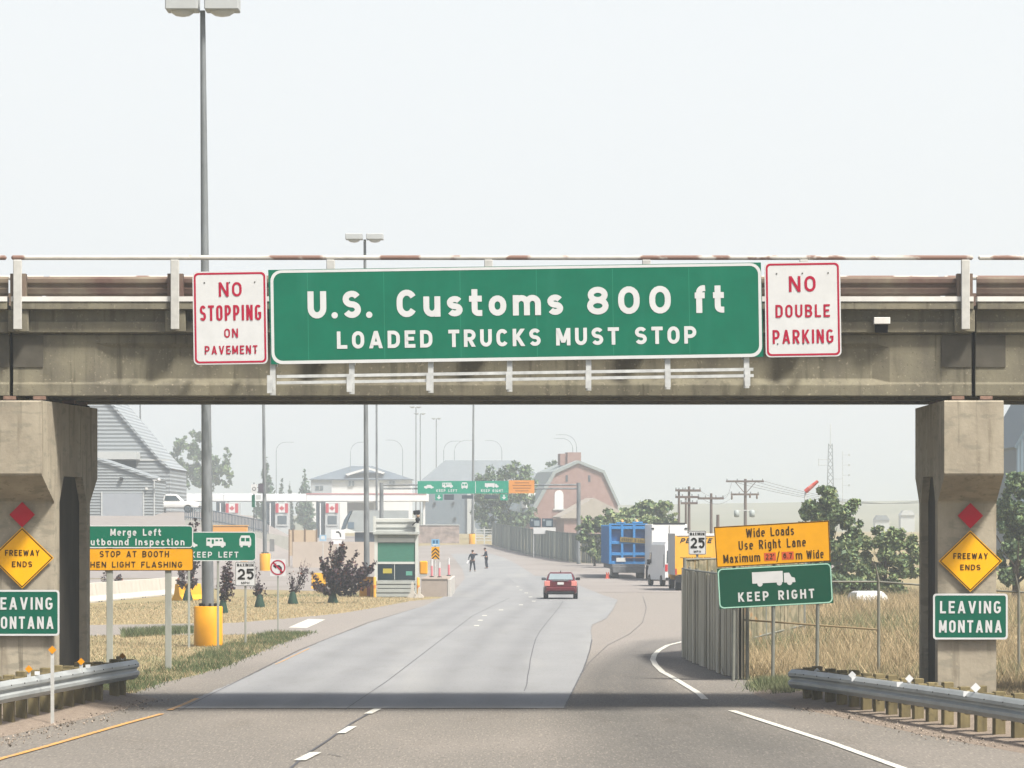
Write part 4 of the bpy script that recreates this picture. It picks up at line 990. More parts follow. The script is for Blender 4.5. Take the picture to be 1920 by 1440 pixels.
bn = MB(); bn.box(-.62, 1.45, -.06, -.02, 2.72, 3.08); Mx = Matrix.Translation((.4, 0, 2.9)) @ Matrix.Rotation(R(4), 4, 'Y') @ Matrix.Translation((-.4, 0, -2.9))
bn.v = [tuple(Mx @ Vector(v)) for v in bn.v]; bn.build('oversize_banner', mat('banner_gold', lin('#8d7a3e'), .7, var=.2, scale=5), r)
sg = Sign(r, D, 0, 0, -4, 100., Vector((g.x + .41, D - .065, g.z + 2.9))); sg.text('OVERSIZE LOAD', -92, -10, 92, 12, mat('banner_ink', lin('#3c3524'), .7), .2, .2, .004); sg.done()
# vehicles seen in parts: pickup on the raised yard, white car beyond the field, grey tank trailer at the booths
D = 412.; g = gx(322, D); r = thing('pickup_truck', 'white pickup parked on the raised yard beside the grey shed', 'pickup', (g.x, D, g.z), R(-90))
z = 0
st = [(-2.9, .9, .55, 1.15), (-2.85, .95, .5, 1.18), (2.3, .97, .48, 1.18), (2.75, .93, .5, 1.1), (2.9, .85, .55, .95)]
car_body(r, m_whitep, st, [(1.15, .9, -.9, 1.3), (1.5, .85, -.8, .95), (1.85, .75, -.65, .55), (1.9, .7, -.5, .4)], .08)
for s in (-1, 1):
    for yy in (-1.9, 1.75): wheel(r, s * .88, yy, .42, .28)
    q = [(s * .9, -.7, 1.25), (s * .9, .95, 1.25), (s * .79, .5, 1.78), (s * .79, -.6, 1.78)]; quad(r, 'side_window', q if s > 0 else q[::-1], m_glass, .03)
    mb = MB(); mb.box(s * .7 - .16, s * .7 + .16, 2.86, 2.95, .8, 1.0); mb.build('headlight', m_plate, r)
mb = MB(); mb.box(-.93, .93, 2.85, 3.05, .5, .72); mb.build('bumper', m_chassis, r, .03)
D = 186.; g = gx(1624, D); r = thing('parked_car', 'white car roof just showing above the dry grass before the trees', 'car', tuple(g), R(8))
car_body(r, m_whitep, [(-2.2, .8, .4, .85), (-2.1, .88, .3, .92), (0, .9, .25, .95), (1.9, .87, .28, .85), (2.2, .75, .4, .7)], [(.9, .82, -1.7, 1.2), (1.2, .74, -1.3, .8), (1.4, .62, -.9, .4), (1.45, .55, -.7, .2)])
for s in (-1, 1):
    for yy in (-1.35, 1.3): wheel(r, s * .8, yy, .32, .22)
    q = [(s * .83, -1.3, .98), (s * .83, .9, .98), (s * .66, .4, 1.36), (s * .66, -.85, 1.36)]; quad(r, 'side_window', q if s > 0 else q[::-1], m_glass, .025)
D = 400.; g = gx(672, D); S = F / D; r = thing('tank_trailer', 'grey hopper trailer with sloping end waiting at the border booths', 'trailer', tuple(g), 0)
Z = lambda v: HC - (v - YH) / S - g.z
X_ = lambda u: (u - 672) / S
m_hop = mat('hopper_grey', lin('#aab2b4'), .5, var=.1, scale=1)
mb = MB(); mb.prism([(X_(648), Z(990)), (X_(655), Z(972)), (X_(662), Z(957)), (X_(765), Z(957)), (X_(765), Z(997)), (X_(668), Z(997))], 'y', 0, 2.6); mb.build('hopper', m_hop, r, .05)
mb = MB(); mb.prism([(X_(639), Z(994)), (X_(645), Z(975)), (X_(655), Z(959)), (X_(660), Z(958)), (X_(653), Z(973)), (X_(647), Z(991))], 'y', .05, 2.5); mb.build('end_plate', mat('hopper_dark', lin('#5f6e7a'), .6), r)
mb = MB(); mb.box(X_(652), X_(664), -.03, 0, Z(991), Z(979)); mb.build('inspection_panel', mat('panel_blue_grey', lin('#6d8090'), .6), r)
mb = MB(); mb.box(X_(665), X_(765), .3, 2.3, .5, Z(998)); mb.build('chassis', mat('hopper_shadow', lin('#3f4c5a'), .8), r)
for u in (676, 690, 735, 750):
    mb = MB(); c = X_(u); mb.loft([[(c + .5 * math.cos(2 * math.pi * k / 18), yy, .5 + .5 * math.sin(2 * math.pi * k / 18)) for k in range(18)] for yy in (.1, .5)]); mb.build('wheel', m_tyre, r)
# ------------------------------------------------------------------ buildings, fences, masts and street furniture
class Loc:
    """picture units -> local metres of a thing standing at (px, D)"""
    def __init__(s, name, label, cat, px, D, group=None, z=None, rotz=0):
        s.D, s.S, s.px = D, F / D, px; g = gx(px, D); s.g = Vector((g.x, D, g.z if z is None else z))
        s.r = thing(name, label, cat, tuple(s.g), rotz, group)
    def X(s, u): return (u - s.px) / s.S
    def Z(s, v): return HC - (v - YH) / s.S - s.g.z
    def XZ(s, pts): return [(s.X(u), s.Z(v)) for u, v in pts]
    def box(s, name, m, u0, u1, y0, y1, v0, v1, bevel=0, parent=None):
        mb = MB(); mb.box(s.X(u0), s.X(u1), y0, y1, s.Z(v1) if v1 is not None else -.5, s.Z(v0)); return mb.build(name, m, parent or s.r, bevel)
m_siding = ribbed(mat('grey_siding', lin('#a3abb0'), .55, var=.06, scale=.4), 'Z', .42, .06, .7)
m_siding_d = ribbed(mat('grey_siding_low', lin('#9ca4a8'), .55, var=.08, scale=.4), 'Z', .3, .06, .7)
m_garage = mat('garage_door_grey', lin('#a2a9b1'), .6, var=.05, scale=1)
m_trim = mat('pale_trim', lin('#c4c9c9'), .6, var=.05, scale=2)
m_wht = mat('white_wall', lin('#f2f5f6'), .7, var=.06, scale=.5)
m_roofg = mat('grey_roof', lin('#7f888e'), .8, var=.1, scale=.8)
m_darkop = mat('dark_opening', lin('#4a545c'), .7)
m_win = mat('window_glass', lin('#56646c'), .15, spec=.7)
# big grey shed with sloping roofline, raised yard
b = Loc('grey_shed', 'large grey ribbed shed with a steep sloping roofline behind the left pier', 'building', 250, 430)
mb = MB(); mb.prism(b.XZ([(60, 1030), (60, 640), (150, 690), (213, 764), (300, 865), (318, 879), (320, 1030)]), 'y', 0, 22); mb.build('wall', m_siding, b.r)
mb = MB(); mb.prism(b.XZ([(58, 636), (151, 686), (214, 760), (301, 862), (321, 878), (318, 881), (300, 866.5), (213, 765.5), (150, 691), (58, 641)]), 'y', -.25, 22.2); mb.build('roof', m_siding, b.r)
b.box('canopy', m_trim, 185, 263, -3.6, -.05, 848, 862); b.box('opening', m_darkop, 192, 255, -.12, -.04, 864, 897)
b.box('trim', m_trim, 255, 318, -.1, -.03, 861, 864)
b = Loc('garage_annex', 'low grey ribbed garage with a wide roller door before the tall shed', 'building', 230, 400, z=0)
mb = MB(); mb.prism(b.XZ([(60, 1010), (60, 840), (180, 862), (288, 899), (290, 1010)]), 'y', 0, 14); mb.build('wall', m_siding_d, b.r)
mb = MB(); mb.prism(b.XZ([(58, 836), (180, 858), (290, 896), (290, 900), (180, 863), (58, 841)]), 'y', -.2, 14.2); mb.build('roof', m_siding_d, b.r)
o = b.box('garage_door', m_garage, 192, 268, -.06, -.02, 925, 1000); b.box('door_frame', m_trim, 189.5, 192, -.1, -.021, 922, 1000); b.box('door_frame', m_trim, 268, 270.5, -.1, -.021, 922, 1000)
b.box('wall_lamp', m_blk, 225, 231, -.35, -.02, 895, 901); b.box('wall_lamp', m_curbw, 273, 277, -.3, -.02, 914, 918); b.box('corner_trim', m_trim, 288, 290.5, -.06, -.02, 900, 1000)
mb = MB(); p = at(297, 903, 399); mb.lathe([(.05, 0), (.16, .08), (.18, .2), (.1, .34)], 0, 0, 10); mb.box(-.6, 0, -.04, .04, .1, .18)
o = mb.build('floodlight', m_curbw, b.r, loc=(p.x - b.g.x, -.6, p.z - b.g.z))
# booth canopy of the border station and its booths
b = Loc('border_canopy', 'long white flat canopy over the border inspection lanes', 'canopy', 600, 610)
for a, c, v0, v1 in ((285, 420, 926, 940), (420, 575, 926, 940), (575, 802, 926, 940)): b.box('roof_slab', m_wht, a, c - .3, -1, 9, v0, v1, .05)
b.box('red_stripe', mat('faded_red_trim', lin('#c98a8e'), .6), 575, 800, -1.06, -1.01, 925, 927.2); b.box('red_stripe', mat('faded_red_trim', lin('#c98a8e'), .6), 318, 337, -1.5, -1.05, 918, 930)
for u in (425, 500, 592, 700, 793): b.box('column', m_wht, u, u + 4, 1, 1.4, 940, None)
b.box('back_wall', m_wht, 648, 700, 6, 6.3, 941, 985)
m_flag_r, m_flag_w = mat('flag_red', lin('#c23a48'), .6), mat('flag_white', lin('#e4e4e4'), .6)
def booth(label, u):
    b = Loc('inspection_booth', label, 'booth', u, 604, 'border inspection booths with flag banners')
    b.box('wall', mat('booth_wall', lin('#c3c9ca'), .6, var=.05, scale=1), u - 9, u + 17, 0, 4, 942, None, .03)
    b.box('doorway', m_darkop, u - 26, u - 9.3, .3, 3.8, 941, 1012); b.box('doorway_post', m_wht, u - 19, u - 17, .1, .25, 943, 1010)
    b.box('window', m_win, u - 4, u + 13, -.06, -.01, 967, 983); b.box('sill', m_trim, u - 6, u + 15, -.12, -.01, 983.5, 986)
    f = b.box('flag_banner', m_flag_w, u - 7, u + 15, -.1, -.04, 944.5, 961)
    b.box('flag_bar', m_flag_r, u - 7.6, u - 2, -.13, -.103, 944, 961.5, parent=f); b.box('flag_bar', m_flag_r, u + 10, u + 15.6, -.13, -.103, 944, 961.5, parent=f)
    leaf = [(0, 5), (.9, 3), (2, 3.6), (1.6, .8), (3, 2.2), (3.4, 1.2), (5, 1.4), (4, -.4), (4.6, -1), (2, -2.6), (2.3, -3.6), (.35, -3.2), (.35, -5), (-.35, -5), (-.35, -3.2), (-2.3, -3.6), (-2, -2.6), (-4.6, -1), (-4, -.4), (-5, 1.4), (-3.4, 1.2), (-3, 2.2), (-1.6, .8), (-2, 3.6), (-.9, 3)]
    mb = MB(); mb.prism([(b.X(u + 4 + x), b.Z(952.7 - y)) for x, y in leaf], 'y', -.125, -.1); mb.build('maple_leaf', m_flag_r, f)
booth('border booth with a flag banner just right of the light mast', 431); booth('border booth with a flag banner beside the thin mast', 524.5); booth('border booth with a flag banner next to the grey hopper trailer', 618.5)
# retaining wall with picket railing down the ramp
wl_ = thing('retaining_wall', 'grey concrete retaining wall falling towards the booths with dark picket railing', 'wall', (-28, 400, 0))
A, B_ = at(378, 976, 384), at(548, 1008, 412)
mb = MB(); mb.loft([[(A.x, A.y, -1), (A.x, A.y + .4, -1), (A.x, A.y + .4, A.z), (A.x, A.y, A.z)], [(B_.x, B_.y, -1), (B_.x, B_.y + .4, -1), (B_.x, B_.y + .4, B_.z), (B_.x, B_.y, B_.z)]])
A0 = at(347, 973, 380); mb.loft([[(A0.x, A0.y, -1), (A0.x, A0.y + .4, -1), (A0.x, A0.y + .4, A0.z), (A0.x, A0.y, A0.z)], [(A.x - .02, A.y, -1), (A.x - .02, A.y + .4, -1), (A.x - .02, A.y + .4, A.z), (A.x - .02, A.y, A.z)]])
mb.v = [(x + 28, y - 400, z) for x, y, z in mb.v]; mb.build('wall', mat('retaining_concrete', lin('#a9aaa4'), .85, var=.12, scale=1), wl_)
mb = MB(); E = A.lerp(B_, .72)
for (P0, P1, n) in ((A0, A, 9), (A, E, 46)):
    for k in range(n + 1):
        q = P0.lerp(P1, k / n); mb.box(q.x - .045, q.x + .045, q.y - .03, q.y + .03, q.z - .1, q.z + 1.15)
    mb.tube([P0 + Vector((0, 0, 1.15)), P1 + Vector((0, 0, 1.15))], .05, 6); mb.tube([P0 + Vector((0, 0, .2)), P1 + Vector((0, 0, .2))], .05, 6)
mb.v = [(x + 28, y - 400, z) for x, y, z in mb.v]; mb.build('picket_railing', mat('railing_blue_grey', lin('#5b6a76'), .6), wl_)
b = Loc('panel_fence', 'beige panelled sound wall with brown posts below the border booths', 'fence', 566, 350)
for k, u in enumerate((541, 549, 571, 593)):
    if k: b.box('panel', mat('beige_panel', lin('#c9b59c'), .8, var=.06, scale=1), (541, 549, 571)[k - 1] + 2.2, u - .2, 0, .12, 994, 1042)
    b.box('post', mat('brown_post', lin('#8a7562'), .8), u, u + 2, -.06, .2, 992, None)
b = Loc('low_wall', 'long pale low wall on the slope behind the purple shrub tree', 'wall', 620, 345); b.box('wall', mat('pale_pink_wall', lin('#c4b8ac'), .85, var=.08, scale=.7), 548, 702, .5, .8, 1016, None)
b = Loc('storage_crate', 'orange crate block showing above the keep left sign', 'crate', 430, 355, z=1.0); b.box('body', mat('orange_box', lin('#dca050'), .6), 398, 463, 0, 1.5, 986.4, None, .05); b.box('lid', mat('orange_box_lid', lin('#e0a95c'), .6), 397, 464, -.05, 1.55, 984.5, 986.2)
# jersey barriers on the left
m_jersey = mat('jersey_concrete', lin('#cfcac0'), .85, var=.1, scale=1.5); m_ybar = mat('yellow_barrier_paint', lin('#eab030'), .6, var=.1, scale=2)
def jersey(label, p0, p1, h, m, group=None, name='jersey_barrier'):
    L = (p1 - p0).length; r = thing(name, label, 'barrier', tuple(p0), math.atan2(p1.y - p0.y, p1.x - p0.x), group)
    pr = [(-.38, 0), (-.38, .08 * h), (-.2, .34 * h), (-.1, h), (.1, h), (.2, .34 * h), (.38, .08 * h), (.38, 0)]
    mb = MB(); mb.prism(pr, 'x', .015, L - .015); mb.build('body', m, r, .01)
    mb = MB(); mb.box(.2, .5, -.385, -.2, .005, .06); mb.box(L - .5, L - .2, -.385, -.2, .005, .06); mb.build('drain_slot', m_black, r); return r
Pj0, Pj1 = gp(130, 1133), gp(331, 1114); nJ = 5
for k, lb in enumerate(['first pale barrier segment behind the left pier edge', 'pale barrier segment behind the left post of the merge left sign', 'pale barrier segment between the merge left sign posts', 'pale barrier segment behind the right post of the merge left sign', 'last pale barrier segment before the yellow one']):
    jersey(lb, Pj0.lerp(Pj1, k / nJ), Pj0.lerp(Pj1, (k + 1) / nJ), 1.0, m_jersey, 'pale barriers beside the inspection lane')
q0 = gp(331, 1126); q1 = gp(374, 1125); jersey('yellow barrier segment behind the yellow mast casing', q0, q1, .88, m_ybar)
q0 = gp(584, 1104); q1 = gp(612, 1104); jersey('yellow barrier peeping out left of the dense purple shrub', q0, q1, 1.0, m_ybar)

# light masts with twin box lanterns
m_mast = mat('mast_steel', lin('#8a9093'), .55, metal=.3, var=.25, scale=2, stretch=(1, 1, .3)); overlay(m_mast, 3, (1, 1, .25), lin('#5f6668'), .52, .66, amount=.7)
m_lant = mat('lantern_housing', lin('#b9bebf'), .5, var=.06, scale=2); m_lens = mat('lantern_lens', lin('#d5d8d8'), .25)
m_case = mat('yellow_casing', lin('#eda81d'), .5, var=.08, scale=2)
MG = 'tall light masts along the border road'
def mast(label, px_b, base, px_t, v_t, D, heads, r0=.19, r1=.08, hv=.5, casing=None, z=None):
    b = Loc('light_mast', label, 'light mast', px_b, D, MG, z); h = b.Z(v_t); dx = b.X(px_t); mb = MB()
    mb.tube([(0, 0, -.3), (dx * .4, 0, h * .4), (dx, 0, h)], [r0, r0 * .75, r1], 14); mb.build('pole', m_mast, b.r)
    for u0, u1 in heads:
        a, c = b.X(u0), b.X(u1); mb = MB(); mb.box(a, c, -.55, .55, h - .02, h - .02 + hv); o = mb.build('lantern', m_lant, b.r, .03)
        mb = MB(); cx = (a + c) / 2; rr = (c - a) * .36; mb.lathe([(rr, h - .022), (rr * .92, h - .09), (rr * .6, h - .17), (rr * .2, h - .2)], cx, 0, 14); mb.build('lens', m_lens, o)
    if casing:
        q, hh = casing; mb = MB(); mb.lathe([(q, -.1), (q, hh - .02), (q - .02, hh), (r0 * .6, hh + .005)], 0, 0, 28); mb.build('casing', m_case, b.r)
        mb = MB()
        for k in range(8): t = 2 * math.pi * k / 8 + .3; mb.box(.27 * math.cos(t) - .04, .27 * math.cos(t) + .04, .27 * math.sin(t) - .04, .27 * math.sin(t) + .04, hh, hh + .1)
        mb.build('anchor_bolts', m_blk, b.r)
    return b.r
mast('tall mast with twin box lanterns standing in a wide yellow casing', 390.5, 1217, 380, 20, 130, [(312, 373), (385, 449)], .21, .085, .62, (.47, 1.3))
mast('tall mast with twin box lanterns behind the booth and purple shrub tree', 688, 1105, 684, 449, 250, [(648, 680), (687, 719)], .2, .085, .36)
mast('tall thin mast with a rusty yellow base behind the no turn sign', 497, 1075, 493, 610, 331, [(470, 490), (496, 516)], .19, .1, .4, (.45, 1.45))
mast('thin mast right of the booth mast rising behind the gantry post', 706.5, 1010, 706, 640, 425, [(693, 704), (708, 719)], .15, .1, .36)
mast('left one of the close pair of distant masts', 780, 1000, 780, 763.5, 800, [(768, 778.5), (780, 790)], .16, .1, .2)
mast('right one of the close pair of distant masts', 788, 1000, 788, 776, 840, [(776, 786), (788, 798)], .16, .1, .2)
mast('short-looking distant mast rising behind the grey barn roof', 818, 1000, 818, 785, 880, [(809, 817), (819, 827)], .16, .1, .2)
mast('thin mast with a faded orange base beside the metal gate', 886, 1020, 888, 735, 497, [(876, 886), (890, 900)], .2, .11, .36, (.47, 1.25))
mast('faint mast standing behind the sloping grey shed', 263, 990, 263, 720, 470, [(253, 261), (265, 273)], .12, .09, .3)
CG = 'curved arm street lamps far behind the border station'
def curved(label, u0, u1, v_t, v_m, D):
    b = Loc('curved_lamp', label, 'street lamp', u0, D, CG); z1, z0 = b.Z(v_t), b.Z(v_m); dx = b.X(u1); mb = MB(); s = 1 if dx > 0 else -1; q = z1 - z0
    pts = [(0, 0, -.3), (0, 0, z0)] + [(s * q * (1 - math.cos(R(t))), 0, z0 + q * math.sin(R(t))) for t in (20, 40, 60, 80)] + [(dx, 0, z1)]
    mb.tube(pts, [.11, .08] + [.06] * 5, 6); mb.build('pole', mat('far_lamp_steel', lin('#8b959b'), .6), b.r)
    mb = MB(); mb.box(dx - .15, dx + .5 * s + .15, -.15, .15, z1 - .1, z1 + .05); mb.build('lamp_head', m_lant, b.r)
curved('faint curved lamp arching right behind the broad conifer', 518, 545, 829, 846, 854); curved('faint curved lamp arching right over the white house roof', 657, 684, 829, 848, 854)
curved('faint curved lamp arching left over the white house right eave', 755, 726, 825, 846, 854); curved('faint curved lamp arching right over the left end of the barn roof', 832, 862, 827, 845, 854)
curved('second faint curved lamp arching right over the barn roof', 852, 880, 826, 846, 875); curved('faint curved lamp arching left near the barn roof ridge end', 941, 912, 826, 846, 854)
curved('lower faint curved lamp arching left above the brick chimney', 1074, 1042, 822, 842, 784); curved('upper faint curved lamp arching left above the brick chimney', 1081, 1046, 815, 838, 805)

# inspection booth in the road
b = Loc('guard_booth', 'grey guard booth with a green blind and dark window beside the road', 'booth', 744, 220)
m_bo = mat('booth_grey', lin('#b0b6b3'), .6, var=.1, scale=1.5); m_boL = mat('booth_pale', lin('#d2d6d2'), .6, var=.08, scale=1.5)
b.box('wall', m_bo, 706, 780, .1, 2.6, 1003, None, .02)
b.box('corner_post', m_boL, 702, 708, -.02, .1, 1003, 1120); b.box('corner_post', m_boL, 778.5, 784.5, -.02, .1, 1003, 1120)
b.box('roof', m_bo, 699, 785, -.25, 2.9, 997, 1002.5, .02); b.box('parapet', m_boL, 704, 779, .25, 2.5, 972, 996.8, .02); b.box('roof_post', m_boL, 700, 705, -.1, .1, 968, 996.8); b.box('roof_post', m_boL, 779, 786, -.1, .15, 981, 996.8)
b.box('parapet_rail', m_bo, 705, 778.5, .2, .248, 978, 979.5); b.box('parapet_rail', m_bo, 705, 778.5, .2, .248, 988, 990)
b.box('header', m_boL, 708.2, 778.3, .03, .098, 1009, 1016.5)
b.box('green_blind', mat('green_blind', lin('#437f6d'), .7, var=.12, scale=4, stretch=(1, 1, 4)), 708.2, 778.3, .05, .098, 1018, 1053); b.box('blind_bar', m_boL, 708.2, 778.3, .02, .098, 1053.3, 1057.5)
w = b.box('window', mat('booth_window', lin('#16303a'), .1, spec=.6), 708.2, 778.3, .05, .098, 1057.8, 1087)
b.box('mullion', m_bo, 739, 740.5, .02, .049, 1058, 1087, parent=w); b.box('yellow_notice', mat('notice_yellow', lin('#b8ad4a'), .7), 718, 735, .035, .049, 1066, 1075, parent=w); b.box('chair_back', mat('teal_chair', lin('#5fa392'), .7), 761, 773, .035, .049, 1071, 1079, parent=w)
for k in range(4): b.box('louvre_board', (m_bo, m_boL)[k % 2 == 0] if False else m_bo, 706.2, 780, -.06 + (k % 2) * .03, .098, 1088.5 + 8 * k, 1095 + 8 * k, .01)
c = Loc('surveillance_camera', 'black surveillance camera on the guard booth roof corner', 'camera', 783, 219.6, z=HC - (981 - YH) * 219.6 / F)
mb = MB(); mb.tube([(0, 0, 0), (0, 0, .12)], .08, 8); mb.ball((0, 0, .2), .13, 8); mb.build('base', m_blk, c.r); mb = MB(); mb.ball((.02, 0, .4), .1, 8); mb.build('pan_head', mat('lamp_brass', lin('#c0a48a'), .4), c.r)
mb = MB(); mb.box(-.16, .22, -.12, .35, .48, .72, M=Matrix.Rotation(R(-8), 4, 'Y')); mb.build('camera_body', m_blk, c.r, .04); mb = MB(); mb.tube([(-.3, 0, -.12), (-.15, 0, .02), (-.02, 0, .14)], .035, 6); mb.build('bracket', m_blk, c.r)
for px, lb, rr, hh in ((784, 'orange and yellow bollard at the right corner of the guard booth', .085, 1.12), (702.5, 'yellow bollard at the left corner of the guard booth', .085, 1.15)):
    c = Loc('bollard', lb, 'bollard', px, 219.2); mb = MB(); mb.lathe([(rr, 0), (rr, hh - .06), (rr * .7, hh - .01), (.01, hh)], 0, 0, 14); mb.build('post', mat('bollard_yellow', lin('#e8b24c'), .6, var=.1, scale=4), c.r)
    mb = MB(); mb.lathe([(rr + .005, hh * .45), (rr + .005, hh * .6)], 0, 0, 14); mb.build('band', mat('bollard_band', lin('#e08a3c'), .6), c.r)
c = Loc('fuel_cabinet', 'yellow cabinet with a dark red strip left of the guard booth', 'cabinet', 686, 221.5); c.box('body', mat('cabinet_yellow', lin('#dd9d28'), .6, var=.1, scale=3), 674, 699, 0, .7, 1084, None, .02); c.box('red_strip', mat('cabinet_red', lin('#8f3b33'), .6), 688, 694, -.03, -.002, 1093, 1118); c.box('lid', mat('cabinet_lid', lin('#c98c30'), .6), 673, 700, -.03, .73, 1081.5, 1083.8)
for k, (u, lb) in enumerate(((773, 'pale splayed concrete block left of the booth bollard'), (786, 'pale splayed concrete block in front of the booth bollard'))):
    c = Loc('concrete_block', lb, 'barrier', u, 218.4 - k * .5); mb = MB(); h = .85 - .3 * k; pr = [(-.26, 0), (-.24, .1), (-.09, .4 * h), (-.06, h), (.06, h), (.09, .4 * h), (.24, .1), (.26, 0)]; mb.prism(pr, 'y', -.2, .5); mb.build('body', m_jersey, c.r, .012)
    mb = MB(); mb.lathe([(.03, h), (.03, h + .05)], 0, .1, 8); mb.build('lifting_eye', m_galv, c.r)
# traffic island with low block wall, posts and signs
c = Loc('traffic_island', 'low pinkish concrete island wall right of the guard booth', 'island', 815, 221.5)
m_isl = mat('island_concrete', lin('#a99f97'), .9, var=.08, scale=2)
c.box('front_wall', m_isl, 790, 838.5, 0, .25, 1085, None, .01); mb = MB(); mb.prism([(c.X(790), -.1), (c.X(838.5), -.1), (c.X(838.5), .1), (c.X(790), .1)], 'z', 0, .001)
mb = MB(); zt = c.Z(1085); mb.box(c.X(790), c.X(842), .252, 16, -.2, zt - .02); mb.build('deck', mat('island_deck', lin('#a89b90'), .9, var=.08, scale=.6), c.r); c.box('kerb', mat('kerb_pale', lin('#c4c2bd'), .8), 839, 845.5, -.0, 16, 1086, None, .02)
mb = MB(); mb.box(c.X(789.5), c.X(839), -.03, -.002, zt - .06, zt); mb.build('coping', mat('coping_grey', lin('#8b847d'), .9), c.r)
zi = gx(815, 221.5).z + zt - .02
c = Loc('yellow_cabinet', 'small yellow rounded cabinet on the island beside the guard booth', 'cabinet', 793.5, 224, z=zi); c.box('body', m_case, 786.5, 801.5, 0, .5, 1052, 1077, .06); c.box('plinth', m_bo, 787, 801, .02, .48, 1077, 1080)
for u, D, v, lb in ((809.5, 230, 1048, 'pink tube post with white top standing below the chevron sign'), (824, 229, 1054, 'short pink tube post between the other two on the island'), (841.5, 236, 1046, 'pink tube post with white top at the island end')):
    c = Loc('channelizer_post', lb, 'traffic post', u, D, z=zi); h = c.Z(v); mb = MB(); mb.lathe([(.14, 0), (.13, .04), (.06, .06)], 0, 0, 12); mb.build('base', m_blk, c.r); mb = MB(); mb.lathe([(.06, .06), (.06, h * .62)], 0, 0, 12); mb.build('post', mat('post_pink', lin('#d9848c'), .6), c.r); mb = MB(); mb.lathe([(.06, h * .621), (.055, h)], 0, 0, 12); mb.build('reflective_top', m_swhite, c.r)
D = 233.; c = Loc('chevron_sign', 'blue and chevron sign pair on one post at the island nose', 'road sign', 816, D, z=zi); mb = MB(); mb.tube([(0, .06, 0), (0, .06, c.Z(1013))], .04, 8); mb.build('post', m_galv, c.r)
sg = Sign(c.r, D, 816, 1030); sg.plate('blue_panel', [(809, 1011), (824, 1011), (824, 1024), (809, 1024)], mat('info_blue', lin('#7fb2d8'), .5), th=.015)
sg.poly([(811.5, 1013), (815.5, 1013), (815.5, 1019), (811.5, 1019)], mat('info_dark', lin('#3d6a90'), .5)); sg.poly([(817.5, 1013), (821.5, 1013), (821.5, 1019), (817.5, 1019)], mat('info_dark', lin('#3d6a90'), .5)); sg.poly([(811, 1020.5), (822, 1020.5), (822, 1022.5), (811, 1022.5)], m_swhite)
sg.plate('chevron_panel', [(809, 1025.5), (824, 1025.5), (824, 1048), (809, 1048)], m_sorange, th=.015)
for k in range(3): v = 1029 + 6.6 * k; sg.poly([(809.3, v + 5), (816.5, v - 2), (823.7, v + 5), (823.7, v + 8.2), (816.5, v + 1.2), (809.3, v + 8.2)], m_sblack)
sg.done('symbol')
for u, v0, v1, w_, D, lb, kind in ((605.5, 1003, 1014, 13, 340, 'small white and blue lane sign at the border booths', 0), (634, 993, 1011, 26, 335, 'white sign with a curved black arrow near the hopper trailer', 1), (632, 1013, 1020, 18, 334, 'small pale notice plate above the dense purple shrub', 2), (510, 1011, 1034, 9, 345, 'narrow back of a grey sign beside the thin mast', 3)):
    c = Loc('lane_sign', lb, 'road sign', u, D); mb = MB(); mb.tube([(0, .05, -.3), (0, .05, c.Z(v0) - .05)], .035, 6); mb.build('post', m_galv, c.r); sg = Sign(c.r, D, u, (v0 + v1) / 2)
    sg.plate('panel', [(u - w_ / 2, v0), (u + w_ / 2, v0), (u + w_ / 2, v1), (u - w_ / 2, v1)], mat('lane_sign_blue', lin('#9cc0da'), .5) if kind == 0 else (m_alu if kind == 3 else m_wht), th=.02)
    if kind == 1: sg.poly([(u - 4, v0 + 3.5), (u + 1, v0 + 3), (u + 5, v0 + 7), (u + 6, v0 + 14), (u + 3.6, v0 + 14), (u + 2.8, v0 + 8), (u, v0 + 6), (u - 4, v0 + 6)], m_sblack); sg.done('symbol')
    if kind == 0: sg.poly([(u - 3, v0 + 2), (u + 3, v0 + 2), (u + 4, v0 + 8), (u - 4, v0 + 8)], m_swhite); sg.done('symbol')
D = 330.; c = Loc('signal_cabinet', 'white signal plate and green board mounted left of the thin mast', 'road sign', 484, D); 
for nm, m, u0, u1, v0, v1 in (('white_panel', m_swhite, 471, 482, 908, 926), ('dark_panel', mat('signal_brown', lin('#5a5560'), .6), 484, 494, 907, 924), ('green_panel', m_sgreen2, 472, 478, 928, 951), ('small_panel', m_trim, 480, 489, 928, 937)): c.box(nm, m, u0, u1, 0, .08, v0, v1)
mb = MB(); mb.tube([(c.X(476), .12, -.3), (c.X(476), .12, c.Z(905))], .05, 8); mb.tube([(c.X(472), .12, c.Z(914)), (c.X(495), .12, c.Z(914))], .04, 6); mb.build('post', m_mast, c.r)
sg = Sign(c.r, D, 476.5, 917); sg.disc(476.5, 916.5, 3.6, m_sblack, .01); sg.disc(476.5, 916.5, 2.4, m_swhite, .015); sg.done('symbol')

